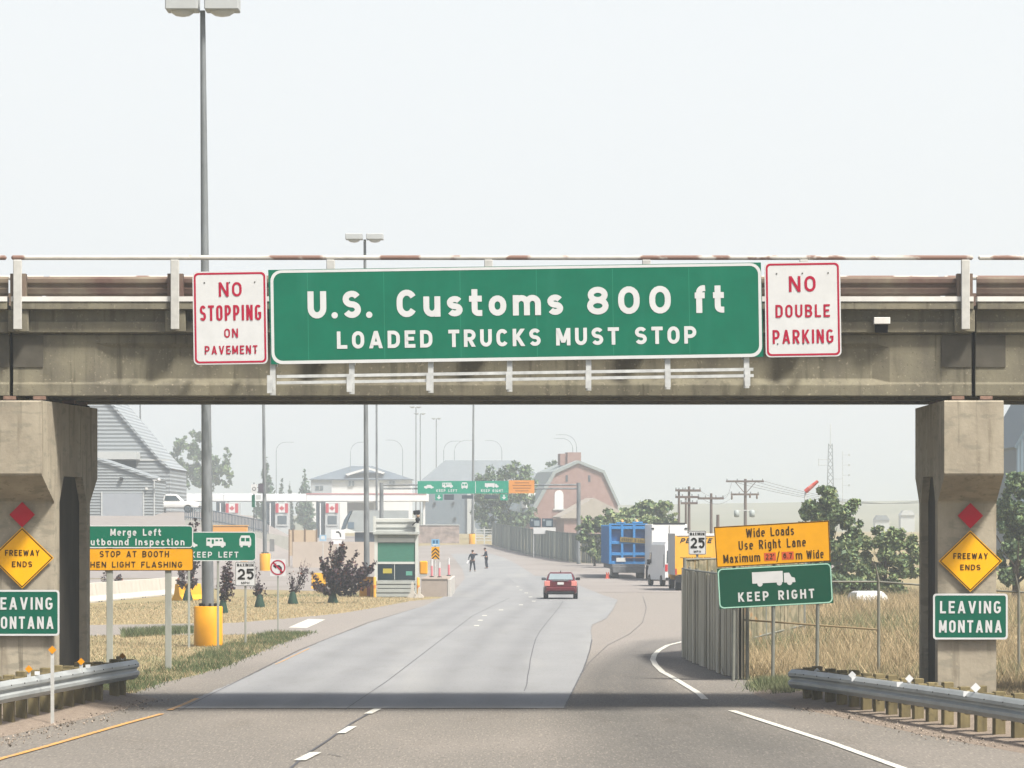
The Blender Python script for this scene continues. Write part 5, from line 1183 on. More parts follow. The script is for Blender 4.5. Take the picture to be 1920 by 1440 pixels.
# overhead gantry with lane signs
D = 362.; c = Loc('sign_gantry', 'overhead gantry carrying green lane signs across the border road', 'gantry', 900, D)
for u in (715, 1085): mb = MB(); mb.lathe([(.2, -.5), (.18, c.Z(905))], c.X(u), .4, 12); mb.build('column', m_mast, c.r)
for v in (909, 916): mb = MB(); mb.tube([(c.X(712), .4, c.Z(v)), (c.X(1086), .4, c.Z(v))], .075, 8); mb.build('beam', m_mast, c.r)
sg = Sign(c.r, D, 900, 915); m_g3 = mat('gantry_green', lin('#12967a'), .5, var=.06, scale=2); m_g4 = mat('gantry_orange', lin('#dd9648'), .5, var=.06, scale=2)
sg.plate('green_panel', [(783, 902), (953.5, 901.5), (953.5, 925), (783, 926)], m_g3, th=.1); sg.plate('orange_panel', [(954, 900.5), (1002, 900.5), (1002, 925), (954, 925)], m_g4, th=.1)
car_icon(sg, 795, 909, 18, m_swhite, m_g3); rv_icon(sg, 829, 905, 20, m_swhite, m_g3); bus_icon(sg, 865, 904.5, 12, m_swhite, m_g3); truck_icon(sg, 909, 906, 26, m_swhite, m_g3)
sg.text('KEEP LEFT', 818, 917.5, 857, 922.5, m_swhite, .2, .3); sg.text('KEEP RIGHT', 902, 917.5, 943, 922.5, m_swhite, .2, .3); sg.poly([(891, 902.5), (892, 902.5), (892, 925), (891, 925)], m_swhite); sg.done()
m_gt = mat('gantry_text', lin('#8a5c2c'), .6)
for k, (a, q) in enumerate(((965, 992), (961, 996), (962, 995), (966, 991))): sg.poly([(a, 904.5 + 5 * k), (q, 904.5 + 5 * k), (q, 906 + 5 * k), (a, 906 + 5 * k)], m_gt)
sg.done('text_lines')
for u in (823, 945):
    o = sg.plate('arrow_panel', [(u - 7, 926.5), (u + 7, 926.5), (u + 7, 938), (u - 7, 938)], m_g3, th=.06); v = 932; sg.poly([(u - 1.2, v - 4), (u + 1.2, v - 4), (u + 1.2, v), (u + 4.5, v), (u, v + 4.5), (u - 4.5, v), (u - 1.2, v)], m_swhite)
sg.done('arrow'); c.box('signal_box', m_darkop, 833, 851, -.05, .3, 927, 937, .02); c.box('signal_box', m_darkop, 866, 887, 0, .5, 928.5, 935, .02); c.box('signal_box', m_darkop, 908, 935, 0, .5, 928, 935, .02)

# grey barn, stone wall, metal gate
b = Loc('grey_barn', 'wide grey barn with a big hipped roof behind the gantry signs', 'building', 900, 760); S = b.S
mb = MB(); mb.box(b.X(792), b.X(1020), 0, 16, -.5, b.Z(905)); mb.build('wall', mat('barn_grey', lin('#6f7d89'), .7, var=.06, scale=.5), b.r)
mb = MB(); zr, ze = b.Z(862), b.Z(906); e0, e1, q0, q1 = b.X(783), b.X(1034), b.X(833), b.X(968)
mb.add([(e0, -.8, ze), (e1, -.8, ze), (e1, 16.8, ze), (e0, 16.8, ze), (q0, 8, zr), (q1, 8, zr)], [(0, 1, 5, 4), (1, 2, 5), (2, 3, 4, 5), (3, 0, 4), (0, 3, 2, 1)]); mb.build('roof', m_roofg, b.r)
b.box('pillar', m_trim, 876, 890, -.5, -.02, 926, None)
for u, v in ((815, 944), (850, 943), (853, 972)): b.box('wall_lamp', m_blk, u - 2, u + 2, -.3, -.02, v - 2, v + 3)
c = Loc('stone_wall', 'low pinkish stone wall at the foot of the grey barn', 'wall', 820, 505); c.box('wall', mat('pink_stone', lin('#b5a6a0'), .9, scale=1.2, col2=lin('#8f8580'), contrast=(.4, .6)), 782, 861, 0, .5, 985, None); c.box('coping', m_trim, 781, 862, -.08, .58, 983.5, 985)
c = Loc('metal_gate', 'pale barred metal gate between the faded orange mast base and the slatted fence', 'gate', 906, 495); 
for v in (992, 997, 1002, 1007, 1012): c.box('rail', m_trim, 891, 924, 0, .08, v, v + 1.6)
for u in (891, 907, 922): c.box('gate_post', m_trim, u, u + 2, -.02, .1, 989, None)
# white house
b = Loc('white_house', 'large white house with a low grey hip roof behind the canopy', 'building', 678, 850)
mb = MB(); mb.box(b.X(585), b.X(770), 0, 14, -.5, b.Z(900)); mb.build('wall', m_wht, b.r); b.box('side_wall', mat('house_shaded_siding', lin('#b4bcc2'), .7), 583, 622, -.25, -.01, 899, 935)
mb = MB(); zr, ze = b.Z(873), b.Z(899); e0, e1, q0, q1 = b.X(578), b.X(775), b.X(655), b.X(696); mb.add([(e0, -.8, ze), (e1, -.8, ze), (e1, 14.8, ze), (e0, 14.8, ze), (q0, 7, zr), (q1, 7, zr)], [(0, 1, 5, 4), (1, 2, 5), (2, 3, 4, 5), (3, 0, 4), (0, 3, 2, 1)])
mb.build('roof', mat('house_roof', lin('#6d7984'), .8, var=.1, scale=1), b.r)
mb = MB(); mb.prism(b.XZ([(648, 889), (690, 876), (722, 886), (719, 889), (690, 880), (652, 892)]), 'y', -.7, 3); mb.build('gable_trim', m_wht, b.r)
for u0, u1, v0, v1 in ((654, 664, 902, 911), (730, 740, 902, 911), (592, 606, 911, 919)): o = b.box('window', m_win, u0, u1, -.35, -.26 if u0 < 620 else -.02, v0, v1); b.box('mullion', m_trim, (u0 + u1) / 2 - .5, (u0 + u1) / 2 + .5, -.4, -.351, v0, v1, parent=o)
# brick house with gambrel roof
m_brick = mat('red_brick', lin('#a58a83'), .85, scale=1.2, col2=lin('#94776f'), contrast=(.3, .7))
b = Loc('brick_house', 'red brick house with a gambrel gable and tall chimney behind the fence', 'house', 1075, 600, rotz=R(10))
gam = [(992, 1060), (992, 968), (1003, 950), (1041, 887), (1084, 867.5), (1131, 886), (1160, 944), (1160, 1060)]
mb = MB(); mb.prism(b.XZ(gam), 'y', 0, 13); mb.build('wall', m_brick, b.r)
o1 = [(988, 966), (1036, 884), (1084, 863), (1134, 882), (1164, 947)]; o2 = [(1160, 948.5), (1131, 887), (1084, 868.5), (1041, 888), (996, 967)]
mb = MB(); P_ = b.XZ(o1 + o2); n = 5
rg = []
for y in (-.35, 13.3): rg.append([(x, y, z) for x, z in P_])
mb.loft(rg, caps=False); 
for r_, fl in ((rg[0], 1), (rg[1], 0)):
    mb.add(r_, [(i, i + 1, 8 - i, 9 - i)[:: 1 if fl else -1] for i in range(4)])
mb.build('roof', mat('gambrel_roof', lin('#98a2a2'), .8, var=.08, scale=1), b.r)
b.box('chimney', m_brick, 1057, 1071, 3, 5, 850, 872); b.box('chimney', m_brick, 1070, 1096, 2.6, 4.6, 847.5, 872)
for u in (1062, 1105): b.box('slit_window', m_darkop, u - 1.6, u + 2.6, -.06, -.01, 891, 903)
arch = [(1039, 954), (1039, 928)] + [(1047.5 + 8.5 * math.cos(R(t)), 928 - 9 * math.sin(R(t))) for t in range(180, -1, -20)] + [(1056, 928), (1056, 954)]
mb = MB(); mb.prism(b.XZ(arch), 'y', -.1, -.01); mb.build('arched_window', mat('window_white', lin('#e6e8e8'), .6), b.r); b.box('sill', m_trim, 1036, 1059, -.2, -.01, 954, 956.5)
b.box('dormer', m_wht, 994, 1020, 4, 8, 924, 952); b.box('eave_trim', m_wht, 986, 997, -.36, 13.3, 965, 971)
mb = MB(); mb.prism(b.XZ([(1034, 969), (1097, 934), (1167, 968), (1167, 972), (1034, 972)]), 'y', -7, -.4); mb.build('porch_roof', mat('porch_roof', lin('#aca69c'), .85, var=.06, scale=1), b.r)
mb = MB(); mb.box(b.X(1042), b.X(1162), -6.5, -.02, -.5, b.Z(972)); mb.build('porch_wall', m_brick, b.r)
c = Loc('notice_board', 'dark notice boards with a white board standing before the brick house', 'notice board', 1016, 395)
for u0, u1 in ((993.5, 1014), (1016, 1037)): o = c.box('dark_board', mat('board_navy', lin('#2c4250'), .6), u0, u1, 0, .08, 972, 988.5); c.box('pale_panel', mat('board_print', lin('#8b9aa2'), .6), u0 + 8, u0 + 18, -.02, -.001, 976, 986, parent=o); c.box('emblem', mat('board_print', lin('#8b9aa2'), .6), u0 + 2, u0 + 6, -.02, -.001, 973.5, 977, parent=o)
c.box('white_board', m_swhite, 1000, 1042, 0, .08, 989, 1001)
for u in (1000, 1030): c.box('post', m_galv, u, u + 1.5, .1, .2, 973, None)
# building at the right frame edge
b = Loc('blue_grey_barn', 'blue grey gabled barn at the right frame edge behind the trees', 'building', 1960, 330)
mb = MB(); mb.prism(b.XZ([(1906, 1050), (1906, 838), (1985, 700), (2064, 838), (2064, 1050)]), 'y', 0, 20); mb.build('wall', ribbed(mat('blue_siding', lin('#6f8494'), .6, var=.06, scale=.5), 'X', .3, .05, .5), b.r)
mb = MB(); mb.prism(b.XZ([(1900, 838), (1985, 689), (2070, 838), (2064, 842), (1985, 702), (1904, 842)]), 'y', -.6, 20.5); mb.build('roof', mat('blue_roof', lin('#566a78'), .6), b.r)
b.box('door', m_darkop, 1960, 2010, -.1, -.02, 950, 1050)
for k, (u0, u1, v0, lb) in enumerate(((1688, 1716, 957, 'far pale shed roof between the field tree and right pier'), (1640, 1668, 966, 'far faint house behind the bushy field tree'))):
    c = Loc('far_shed', lb, 'building', (u0 + u1) / 2, 1050); c.box('wall', m_trim, u0 + 1, u1 - 1, 0, 6, v0 + 8, None); mb = MB(); mb.prism(c.XZ([(u0, v0 + 9), (u0 + 6, v0), (u1 - 6, v0), (u1, v0 + 9)]), 'y', -.4, 6.4); mb.build('roof', (m_trim, m_roofg)[k], c.r)

# slatted fences
m_slat = mat('slat_grey_green', lin('#d3cebb'), .8, scale=2, col2=lin('#b5b09d'), stretch=(1, 1, .2)); overlay(m_slat, 1.5, (1, 1, .2), lin('#d8d3c2'), .5, .65, amount=.6)
m_mott = mat('mottled_slat', lin('#a0977f'), .85, scale=3, col2=lin('#77755f'), contrast=(.42, .58)); overlay(m_mott, 2.2, (1, 1, 1), lin('#b98f5e'), .58, .66, amount=.7)
def slat_fence(label, path, h, pitch, m, group=None, wide=.9, jit=.02, cat='fence', solid=False):
    r = thing('slatted_fence', label, cat, (path[0][0], path[0][1], H(*path[0])), group=group); o0 = r.location
    mb, rails = MB(), MB(); rg = random.Random(5); posts = []
    for (x0, y0), (x1, y1) in zip(path, path[1:]):
        L = math.hypot(x1 - x0, y1 - y0); n = max(2, int(L / pitch)); ang = math.atan2(y1 - y0, x1 - x0)
        for k in range(n):
            t = (k + .5) / n; x, y = x0 + (x1 - x0) * t, y0 + (y1 - y0) * t; z = H(x, y) - o0.z
            Mx = Matrix.Translation((x - o0.x, y - o0.y, z)) @ Matrix.Rotation(ang + rg.uniform(-.05, .05), 4, 'Z'); w = L / n * wide / 2; d = jit * math.sin(k * .55) + rg.uniform(-.012, .012)
            mb.box(-w, w, -.012 + d, .012 + d, .02, h - .04 + rg.uniform(-.02, .0), M=Mx)
        for k in range(int(L / 2.6) + 1):
            t = k / max(1, int(L / 2.6)); x, y = x0 + (x1 - x0) * t, y0 + (y1 - y0) * t; z = H(x, y) - o0.z; posts.append((x - o0.x, y - o0.y, z))
        za, zb = H(x0, y0) - o0.z, H(x1, y1) - o0.z
        if solid: mb.box(0, L, -.1, -.07, .02, h - .08, M=Matrix.Translation((x0 - o0.x, y0 - o0.y, za)) @ Matrix.Rotation(ang, 4, 'Z'))
        for q in ((h - .03,) if solid else (h - .03, .25)): rails.tube([(x0 - o0.x, y0 - o0.y, za + q), (x1 - o0.x, y1 - o0.y, zb + q)], .035, 6)
    mb.build('slat_panel', m, r); rails.build('rail', m_dull, r)
    seen = set()
    for x, y, z in posts:
        kx = (round(x, 1), round(y, 1))
        if kx in seen: continue
        seen.add(kx); pm = MB(); ox = .22 if solid else 0; pm.tube([(x + ox, y + .03, z - .3), (x + ox, y + .03, z + h + .02)], .05, 7); pm.build('fence_post', m_dull, r)
    return r
slat_fence('tall grey slatted fence leaning along the turning lane by the keep right sign', [(5.78, 101.2), (5.55, 105), (5.35, 110), (5.15, 115), (5.12, 119.2)], 2.68, .21, m_slat, jit=.05, wide=1.1, solid=True)
slat_fence('mottled slatted fence running back behind the tall grey one', [(5.2, 119.5), (6.6, 123), (9.5, 129)], 2.95, .25, m_mott)
slat_fence('long hazy slatted fence curving round the plaza below the brick house', [(-2.4, 488), (-1.5, 470), (-.2, 445), (1.6, 416), (3.3, 396), (4.8, 378), (6.2, 368), (9, 362), (16, 359), (28, 357)], 2.75, .42, mat('far_slat', lin('#8c948c'), .8, scale=.7, col2=lin('#727b76'), stretch=(1, 1, .15)), wide=.8)
# pipe fence along the dry field
r = thing('pipe_fence', 'galvanised pipe fence with angled tops in front of the dry grass field', 'fence', (5.9, 100.9, 0)); o0 = Vector((5.9, 100.9, 0))
pf = [Vector((5.9, 101.3, 0)), Vector((9.36, 101.3, 0)), Vector((12.8, 100.2, -.25)), Vector((18, 98.5, -.3))]
m_pipe = mat('dull_pipe', lin('#8f8f84'), .6, metal=.3, var=.2, scale=3)
for k, p in enumerate(pf):
    q = p - o0; mb = MB(); mb.tube([q + Vector((0, 0, -.3)), q + Vector((0, 0, 2.55))], .038, 8); mb.tube([q + Vector((0, 0, 2.5)), q + Vector((-.1, -.1, 2.95))], [.035, .015], 6); mb.build('fence_post', m_pipe, r)
for a, c, lo in ((pf[0], pf[1], 1.28), (pf[1], pf[2], None), (pf[2], pf[3], None)):
    mb = MB(); mb.tube([a - o0 + Vector((0, 0, 2.5)), c - o0 + Vector((0, 0, 2.5))], .026, 7); mb.build('top_rail', m_pipe, r)
    if lo: mb = MB(); mb.tube([a - o0 + Vector((0, 0, lo + .25)), c - o0 + Vector((0, 0, lo))], .024, 7); mb.build('mid_rail', mat('rusty_pipe', lin('#8a7a5c'), .7), r)
# utility poles, tower, windsock
m_wood = mat('pole_wood', lin('#6f635c'), .85, var=.25, scale=3, stretch=(1, 1, .2)); m_ins = mat('insulator', lin('#9aa4a6'), .4)
UG = 'wooden utility poles beyond the truck queue'
def upole(label, px, D, vt, arms, r=.15, vm=m_wood):
    c = Loc('utility_pole', label, 'utility pole', px, D, UG); mb = MB(); mb.tube([(0, 0, -.4), (0, 0, c.Z(vt))], [r * 1.15, r * .8], 9); mb.build('pole', vm, c.r)
    for u0, u1, v, brace in arms:
        mb = MB(); mb.box(c.X(u0), c.X(u1), -.22, -.1, c.Z(v) - .09, c.Z(v) + .09)
        if brace:
            for s in (-1, 1): mb.tube([(s * .1, -.14, c.Z(v) - 1.1), (s * 1.0, -.14, c.Z(v) - .05)], .035, 5)
        o = mb.build('crossarm', vm, c.r); im = MB()
        for t in (.03, .3, .7, .97): x = c.X(u0 + (u1 - u0) * t); im.lathe([(.05, c.Z(v) + .09), (.07, c.Z(v) + .2), (.03, c.Z(v) + .27)], x, -.16, 7)
        im.build('insulators', m_ins, o)
    return c
c = upole('sturdy utility pole with braced top crossarm and transformers above the wide loads sign', 1397.5, 385, 898, [(1361, 1432, 902.5, True), (1370, 1423, 927, False)], .16)
for u in (1381, 1410): mb = MB(); mb.lathe([(.05, c.Z(970)), (.26, c.Z(969)), (.26, c.Z(958)), (.1, c.Z(956))], c.X(u), -.1, 12); mb.build('transformer', mat('transformer_grey', lin('#a9b4b4'), .5), c.r)
mb = MB(); mb.box(c.X(1377), c.X(1414), -.18, -.06, c.Z(958), c.Z(956)); mb.build('transformer_arm', m_galv, c.r)
for u, v in ((1372, 933), (1406, 930), (1419, 932)): mb = MB(); mb.lathe([(.04, c.Z(v + 4)), (.09, c.Z(v + 2)), (.09, c.Z(v - 3)), (.04, c.Z(v - 5))], c.X(u), -.16, 8); mb.build('cutout_fuse', mat('fuse_brown', lin('#77685c'), .5), c.r)
upole('tallest of the left utility poles beside the maximum 25 sign', 1292, 330, 912, [(1272, 1314, 920, False), (1266, 1311, 932, False), (1276, 1308, 943.5, False)], .13)
upole('left utility pole of the pair with linked crossarms', 1273, 350, 917, [(1266, 1314, 919.5, False)], .12)
upole('utility pole between the left pair and the wide loads sign', 1333.5, 330, 925, [(1308, 1357, 934.5, False)], .13)
upole('short utility pole stub left of the wide loads sign', 1346, 280, 965, [], .14); upole('thin utility pole touching the left side of the tallest left one', 1286, 345, 930, [], .11)
w_ = MB()
def wire(p0, p1, sag, r=.014):
    w_.tube([p0.lerp(p1, t) - Vector((0, 0, sag * 4 * t * (1 - t))) for t in [k / 12 for k in range(13)]], r, 4, caps=False)
for du, dv in ((-30, 0), (-10, 0), (12, 0), (32, 0)): wire(at(1397 + du, 901, 385), at(1745 + du * .6, 938, 560), 1.2, .02)
for v in (920, 932): wire(at(1313, v, 330), at(1372, v + 1, 385), .6); wire(at(1356, 934, 330), at(1372, 903, 385), .5)
o = w_.build('power_lines', mat('wire_grey', lin('#6b6f72'), .6)); tag(o, 'thin grey power lines strung from the transformer pole across the right sky', 'power line')
D = 900.; c = Loc('lattice_tower', 'faint lattice radio tower with a whip antenna above the field tree', 'tower', 1557, D); mb = MB(); h = c.Z(832); w0, w1 = .95, .42
for sx in (-1, 1):
    for sy in (-1, 1): mb.tube([(sx * w0, sy * w0, 0), (sx * w1, sy * w1, h)], .06, 4)
n = 13
for k in range(n):
    for sy in (-1, 1):
        for s in (-1, 1):
            qa, qb = w0 + (w1 - w0) * k / n, w0 + (w1 - w0) * (k + 1) / n; mb.tube([(s * qa, sy * qa, h * k / n), (-s * qb, sy * qb, h * (k + 1) / n)], .04, 4)
mb.build('lattice', mat('tower_steel', lin('#7d878d'), .6), c.r); mb = MB(); mb.tube([(0, 0, h - .5), (0, 0, c.Z(795))], .09, 6); mb.build('whip_antenna', m_galv, c.r)
mb = MB(); mb.tube([(-.4, 0, c.Z(862)), (c.X(1535), 0, c.Z(862))], .06, 5); mb.tube([(-.4, 0, c.Z(872)), (c.X(1535), 0, c.Z(872))], .06, 5); mb.tube([(c.X(1535), 0, c.Z(860)), (c.X(1535), 0, c.Z(874))], .08, 5); mb.build('antenna_arm', m_galv, c.r)
c = Loc('antenna_mast', 'very faint thin mast beside the lattice radio tower', 'mast', 1580, 905); mb = MB(); mb.tube([(0, 0, 0), (0, 0, c.Z(846))], .07, 5); mb.build('pole', m_galv, c.r); mb = MB(); mb.tube([(0, 0, c.Z(898)), (c.X(1560), 0, c.Z(898))], .04, 4); mb.build('stay', m_galv, c.r)
for v in (853, 872, 891, 910): mb = MB(); mb.box(c.X(1590), c.X(1594), -.1, .1, c.Z(v + 2), c.Z(v - 2)); mb.tube([(0, 0, c.Z(v)), (c.X(1590), 0, c.Z(v))], .03, 4); mb.build('dipole', m_lant, c.r)
D = 270.; c = Loc('windsock', 'red windsock blowing above the tall field tree', 'windsock', 1510, D); mb = MB(); mb.tube([(0, 0, -.3), (0, 0, c.Z(922))], .06, 7); mb.build('pole', m_galv, c.r)
a, e = Vector((0, 0, c.Z(922))), Vector((c.X(1533), -.3, c.Z(902))); mb = MB(); dv = (e - a).normalized(); sd = Vector((dv.z, 0, -dv.x)); rings = []
for t, q in ((0, .16), (.3, .16), (.6, .14), (1, .1)): p = a.lerp(e, t); rings.append([tuple(p + sd * q * math.cos(k * math.pi / 5) + Vector((0, q * math.sin(k * math.pi / 5), 0))) for k in range(10)])
mb.loft(rings[:2], smooth=True); mb.loft(rings[2:], smooth=True); mb.build('sock', mat('sock_red', lin('#d2584e'), .7), c.r); mb = MB(); mb.loft(rings[1:3], smooth=True); mb.build('sock_band', mat('sock_pink', lin('#e0857b'), .7), c.r)
# ------------------------------------------------------------------ plants
m_bark = mat('bark', lin('#5d5247'), .9, var=.3, scale=8)
m_leaf = mat('leaf_green', lin('#74895a'), .6, island=.45, spec=.2)
m_leaf2 = mat('leaf_dark_green', lin('#586f52'), .6, island=.45, spec=.2)
m_leafy = mat('leaf_yellow_green', lin('#8f9a6a'), .6, island=.4, spec=.2)
m_conif = mat('conifer_green', lin('#48634c'), .7, island=.4, spec=.15)
m_purple = mat('leaf_purple', lin('#43303a'), .55, island=.5, spec=.25)
m_purple2 = mat('leaf_dark_plum', lin('#2c2029'), .55, island=.5, spec=.25)
m_rusty = mat('leaf_rust', lin('#7a4a35'), .6, island=.4)
m_bag = mat('watering_bag_green', lin('#27473a'), .7, var=.25, scale=5)
def leaves(name, clumps, n, size, mats, parent, seed, mixw=None, hollow=.45):
    g = np.random.default_rng(seed); w = np.array([c[3] * c[4] * c[5] for c in clumps]) ** .75; w /= w.sum()
    k = g.choice(len(clumps), n, p=w); C = np.array([c[:3] for c in clumps])[k]; Rr = np.array([c[3:6] for c in clumps])[k]
    d = g.normal(size=(n, 3)); d /= np.linalg.norm(d, axis=1)[:, None]
    rad = hollow + (1 - hollow) * g.random(n) ** .6
    rad = np.where(g.random(n) < .1, rad * (1 + .25 * g.random(n)), rad)
    p = C + d * Rr * rad[:, None]
    a = g.normal(size=(n, 3)); a /= np.linalg.norm(a, axis=1)[:, None]; b = np.cross(a, g.normal(size=(n, 3))); b /= np.linalg.norm(b, axis=1)[:, None]
    s = size * (.35 + 1.15 * g.random(n) ** 1.5)[:, None]; a *= s * .5; b *= s * .32
    V = np.stack([p - a, p + b * 1.0, p + a, p - b], 1).reshape(-1, 3)
    me = bpy.data.meshes.new(name); me.from_pydata(V.tolist(), [], [(4 * i, 4 * i + 1, 4 * i + 2, 4 * i + 3) for i in range(n)])
    for m in mats: me.materials.append(m)
    me.polygons.foreach_set('material_index', g.choice(len(mats), n, p=mixw).astype(np.int32)); me.update()
    o = bpy.data.objects.new(name, me); COL.objects.link(o); o.parent = parent
    return o
def grow(root, h, spread, r0, limbs, seed, name='trunk', m=None, lean=0.):
    """tapered trunk with forked limbs up to height h, one mesh; returns limb tips"""
    g = random.Random(seed); mb = MB(); tips = []
    top = Vector((lean * h, 0, h * .62))
    mb.tube([(0, 0, -.25), (lean * h * .1, 0, h * .12), tuple(top * .55), tuple(top)], [r0 * 1.35, r0, r0 * .75, r0 * .35], 8)
    for k in range(limbs):
        t = .25 + .7 * (k + g.random() * .6) / limbs; a = g.random() * 6.28 + k * 2.4; st = top * t
        ln = spread * (1.05 - .5 * t) * (.7 + .5 * g.random())
        e = st + Vector((math.cos(a) * ln, math.sin(a) * ln, ln * (.55 + .6 * g.random()) + h * .12))
        md = st.lerp(e, .5) + Vector((0, 0, -ln * .08))
        mb.tube([st, md, e], [r0 * .45 * (1.1 - .6 * t), r0 * .3 * (1.1 - .6 * t), r0 * .06], 6); tips.append(e)
        for q in range(2):
            a2 = a + g.uniform(-1, 1); e2 = md + Vector((math.cos(a2) * ln * .5, math.sin(a2) * ln * .5, ln * (.3 + .4 * g.random())))
            mb.tube([md, e2], [r0 * .2 * (1.1 - .6 * t), r0 * .05], 5); tips.append(e2)
    mb.build(name, m or m_bark, root); return tips
def broadleaf(label, px, base_v, D, parts, n, size, mats, trunk_h, r0, seed, group=None, mixw=None, name='tree', cat='tree', limbs=6):
    """parts: crown clumps in picture units (u, v, half-width, half-height) at distance D"""
    S = F / D; g = gx(px, D); r = thing(name, label, cat, tuple(g), group=group); rr = random.Random(seed); cl = []
    for u, v, a, b in parts:
        c = at(u, v, D) - g; a, b = a / S, b / S
        for k in range(15):
            t = rr.random() * 6.28; q = .85 * math.sqrt(rr.random()); f_ = rr.uniform(.14, .36)
            cl.append((c.x + math.cos(t) * q * a * 1.1, rr.uniform(-.75, .75) * a, c.z + math.sin(t) * q * b * 1.12, a * f_ * rr.uniform(.8, 1.3), a * f_, b * f_ * rr.uniform(.8, 1.5)))
    grow(r, trunk_h, trunk_h * .35, r0, limbs, seed)
    leaves('crown', cl, n, size, mats, r, seed, mixw, hollow=.08); return r
# field trees on the right
GR = 'trees beyond the field on the right'
broadleaf('tall green tree rising behind the gold wide loads panel', 1550, 1110, 215, [(1557, 945, 50, 32), (1535, 985, 42, 40), (1580, 985, 38, 42), (1560, 1040, 55, 45), (1530, 1075, 40, 30), (1590, 1080, 40, 32)], 27000, .25, [m_leaf, m_leaf2, m_leafy], 5.2, .2, 3, GR, [.45, .4, .15])
broadleaf('loose bushy tree between the wide loads sign and the right pier', 1660, 1110, 220, [(1665, 1010, 30, 30), (1640, 1045, 45, 40), (1690, 1045, 35, 48), (1665, 1085, 55, 28), (1625, 1085, 30, 25)], 21000, .23, [m_leaf, m_leafy, m_leaf2], 3.4, .14, 4, GR, [.4, .35, .25])
broadleaf('dense dark green tree right of the right pier', 1905, 1112, 205, [(1905, 930, 38, 38), (1895, 985, 36, 45), (1930, 980, 50, 60), (1900, 1050, 40, 50), (1960, 1040, 50, 60)], 27000, .25, [m_leaf2, m_leaf], 5.6, .22, 5, GR, [.7, .3])
broadleaf('small dark bush below the tall tree by the green keep right panel', 1598, 1110, 200, [(1585, 1098, 32, 20), (1615, 1102, 26, 14)], 2200, .3, [m_leaf2, m_leaf], 1.0, .06, 6, GR, [.6, .4], limbs=4, name='bush', cat='bush')
# trees by the brick house
broadleaf('dense tree standing in front of the grey barn beside the brick house', 945, 1010, 580, [(955, 895, 48, 30), (915, 915, 28, 30), (945, 950, 60, 40), (915, 975, 35, 30), (965, 985, 45, 26), (985, 935, 25, 40)], 9000, .55, [m_leaf2, m_leaf], 6, .28, 8, None, [.6, .4])
broadleaf('small tree top showing left of the brick chimney', 1037, 1010, 700, [(1037, 870, 12, 12), (1037, 885, 14, 14)], 900, .5, [m_leaf2, m_leaf], 7, .2, 9)
broadleaf('spreading olive tree behind the blue truck load', 1215, 1055, 345, [(1210, 955, 38, 18), (1165, 965, 36, 18), (1240, 962, 28, 20), (1190, 985, 60, 18), (1250, 985, 24, 14)], 5200, .42, [m_leafy, m_leaf, m_leaf2], 3.4, .16, 10, None, [.4, .4, .2])
broadleaf('low olive bush beside the slatted fence left of the blue truck load', 1115, 1055, 352, [(1120, 985, 28, 18), (1097, 985, 18, 16), (1140, 975, 22, 16), (1112, 1005, 28, 16), (1110, 1030, 22, 20)], 3200, .4, [m_leafy, m_leaf, m_leaf2], 2.4, .1, 11, None, [.3, .4, .3], name='bush', cat='bush')
# hazy trees on the left
broadleaf('tall hazy tree behind the grey shed and the light mast', 362, 925, 820, [(365, 830, 28, 20), (345, 855, 32, 30), (385, 860, 30, 32), (345, 895, 40, 28), (395, 895, 36, 28), (425, 885, 14, 26), (425, 850, 8, 12)], 8000, .75, [m_leaf2, m_leaf], 8, .3, 12, None, [.6, .4])
def conifer(label, px, D, vtop, hw, seed, n=900):
    S = F / D; g = gx(px, D); r = thing('conifer', label, 'tree', tuple(g)); top = at(px, vtop, D).z - g.z; w = hw / S; cl = []
    rr = random.Random(seed)
    for k in range(11):
        t = k / 10; z = top * (.12 + .86 * t); q = w * (1 - t) ** .8 * 1.05 + .2
        for j in range(4): a = rr.random() * 6.28; cl.append((math.cos(a) * q * .5, math.sin(a) * q * .5, z, q * .6, q * .6, top * .07))
    mb = MB(); mb.tube([(0, 0, -.3), (0, 0, top * .5), (0, 0, top * .97)], [.22, .13, .03], 7); mb.build('trunk', m_bark, r)
    leaves('crown', cl, n * 2, .65, [m_conif, m_leaf2], r, seed, [.7, .3])
conifer('broad hazy conifer behind the canopy beside the thin mast', 499, 780, 862, 24, 21, 1500)
conifer('hazy conifer at the left corner of the white hip-roofed house', 571, 830, 884, 20, 22, 1300)
conifer('small hazy conifer left of the pair behind the canopy', 528, 850, 902, 9, 23, 500)
conifer('thin hazy conifer between the thin mast and the white house', 543, 860, 905, 8, 24, 450)
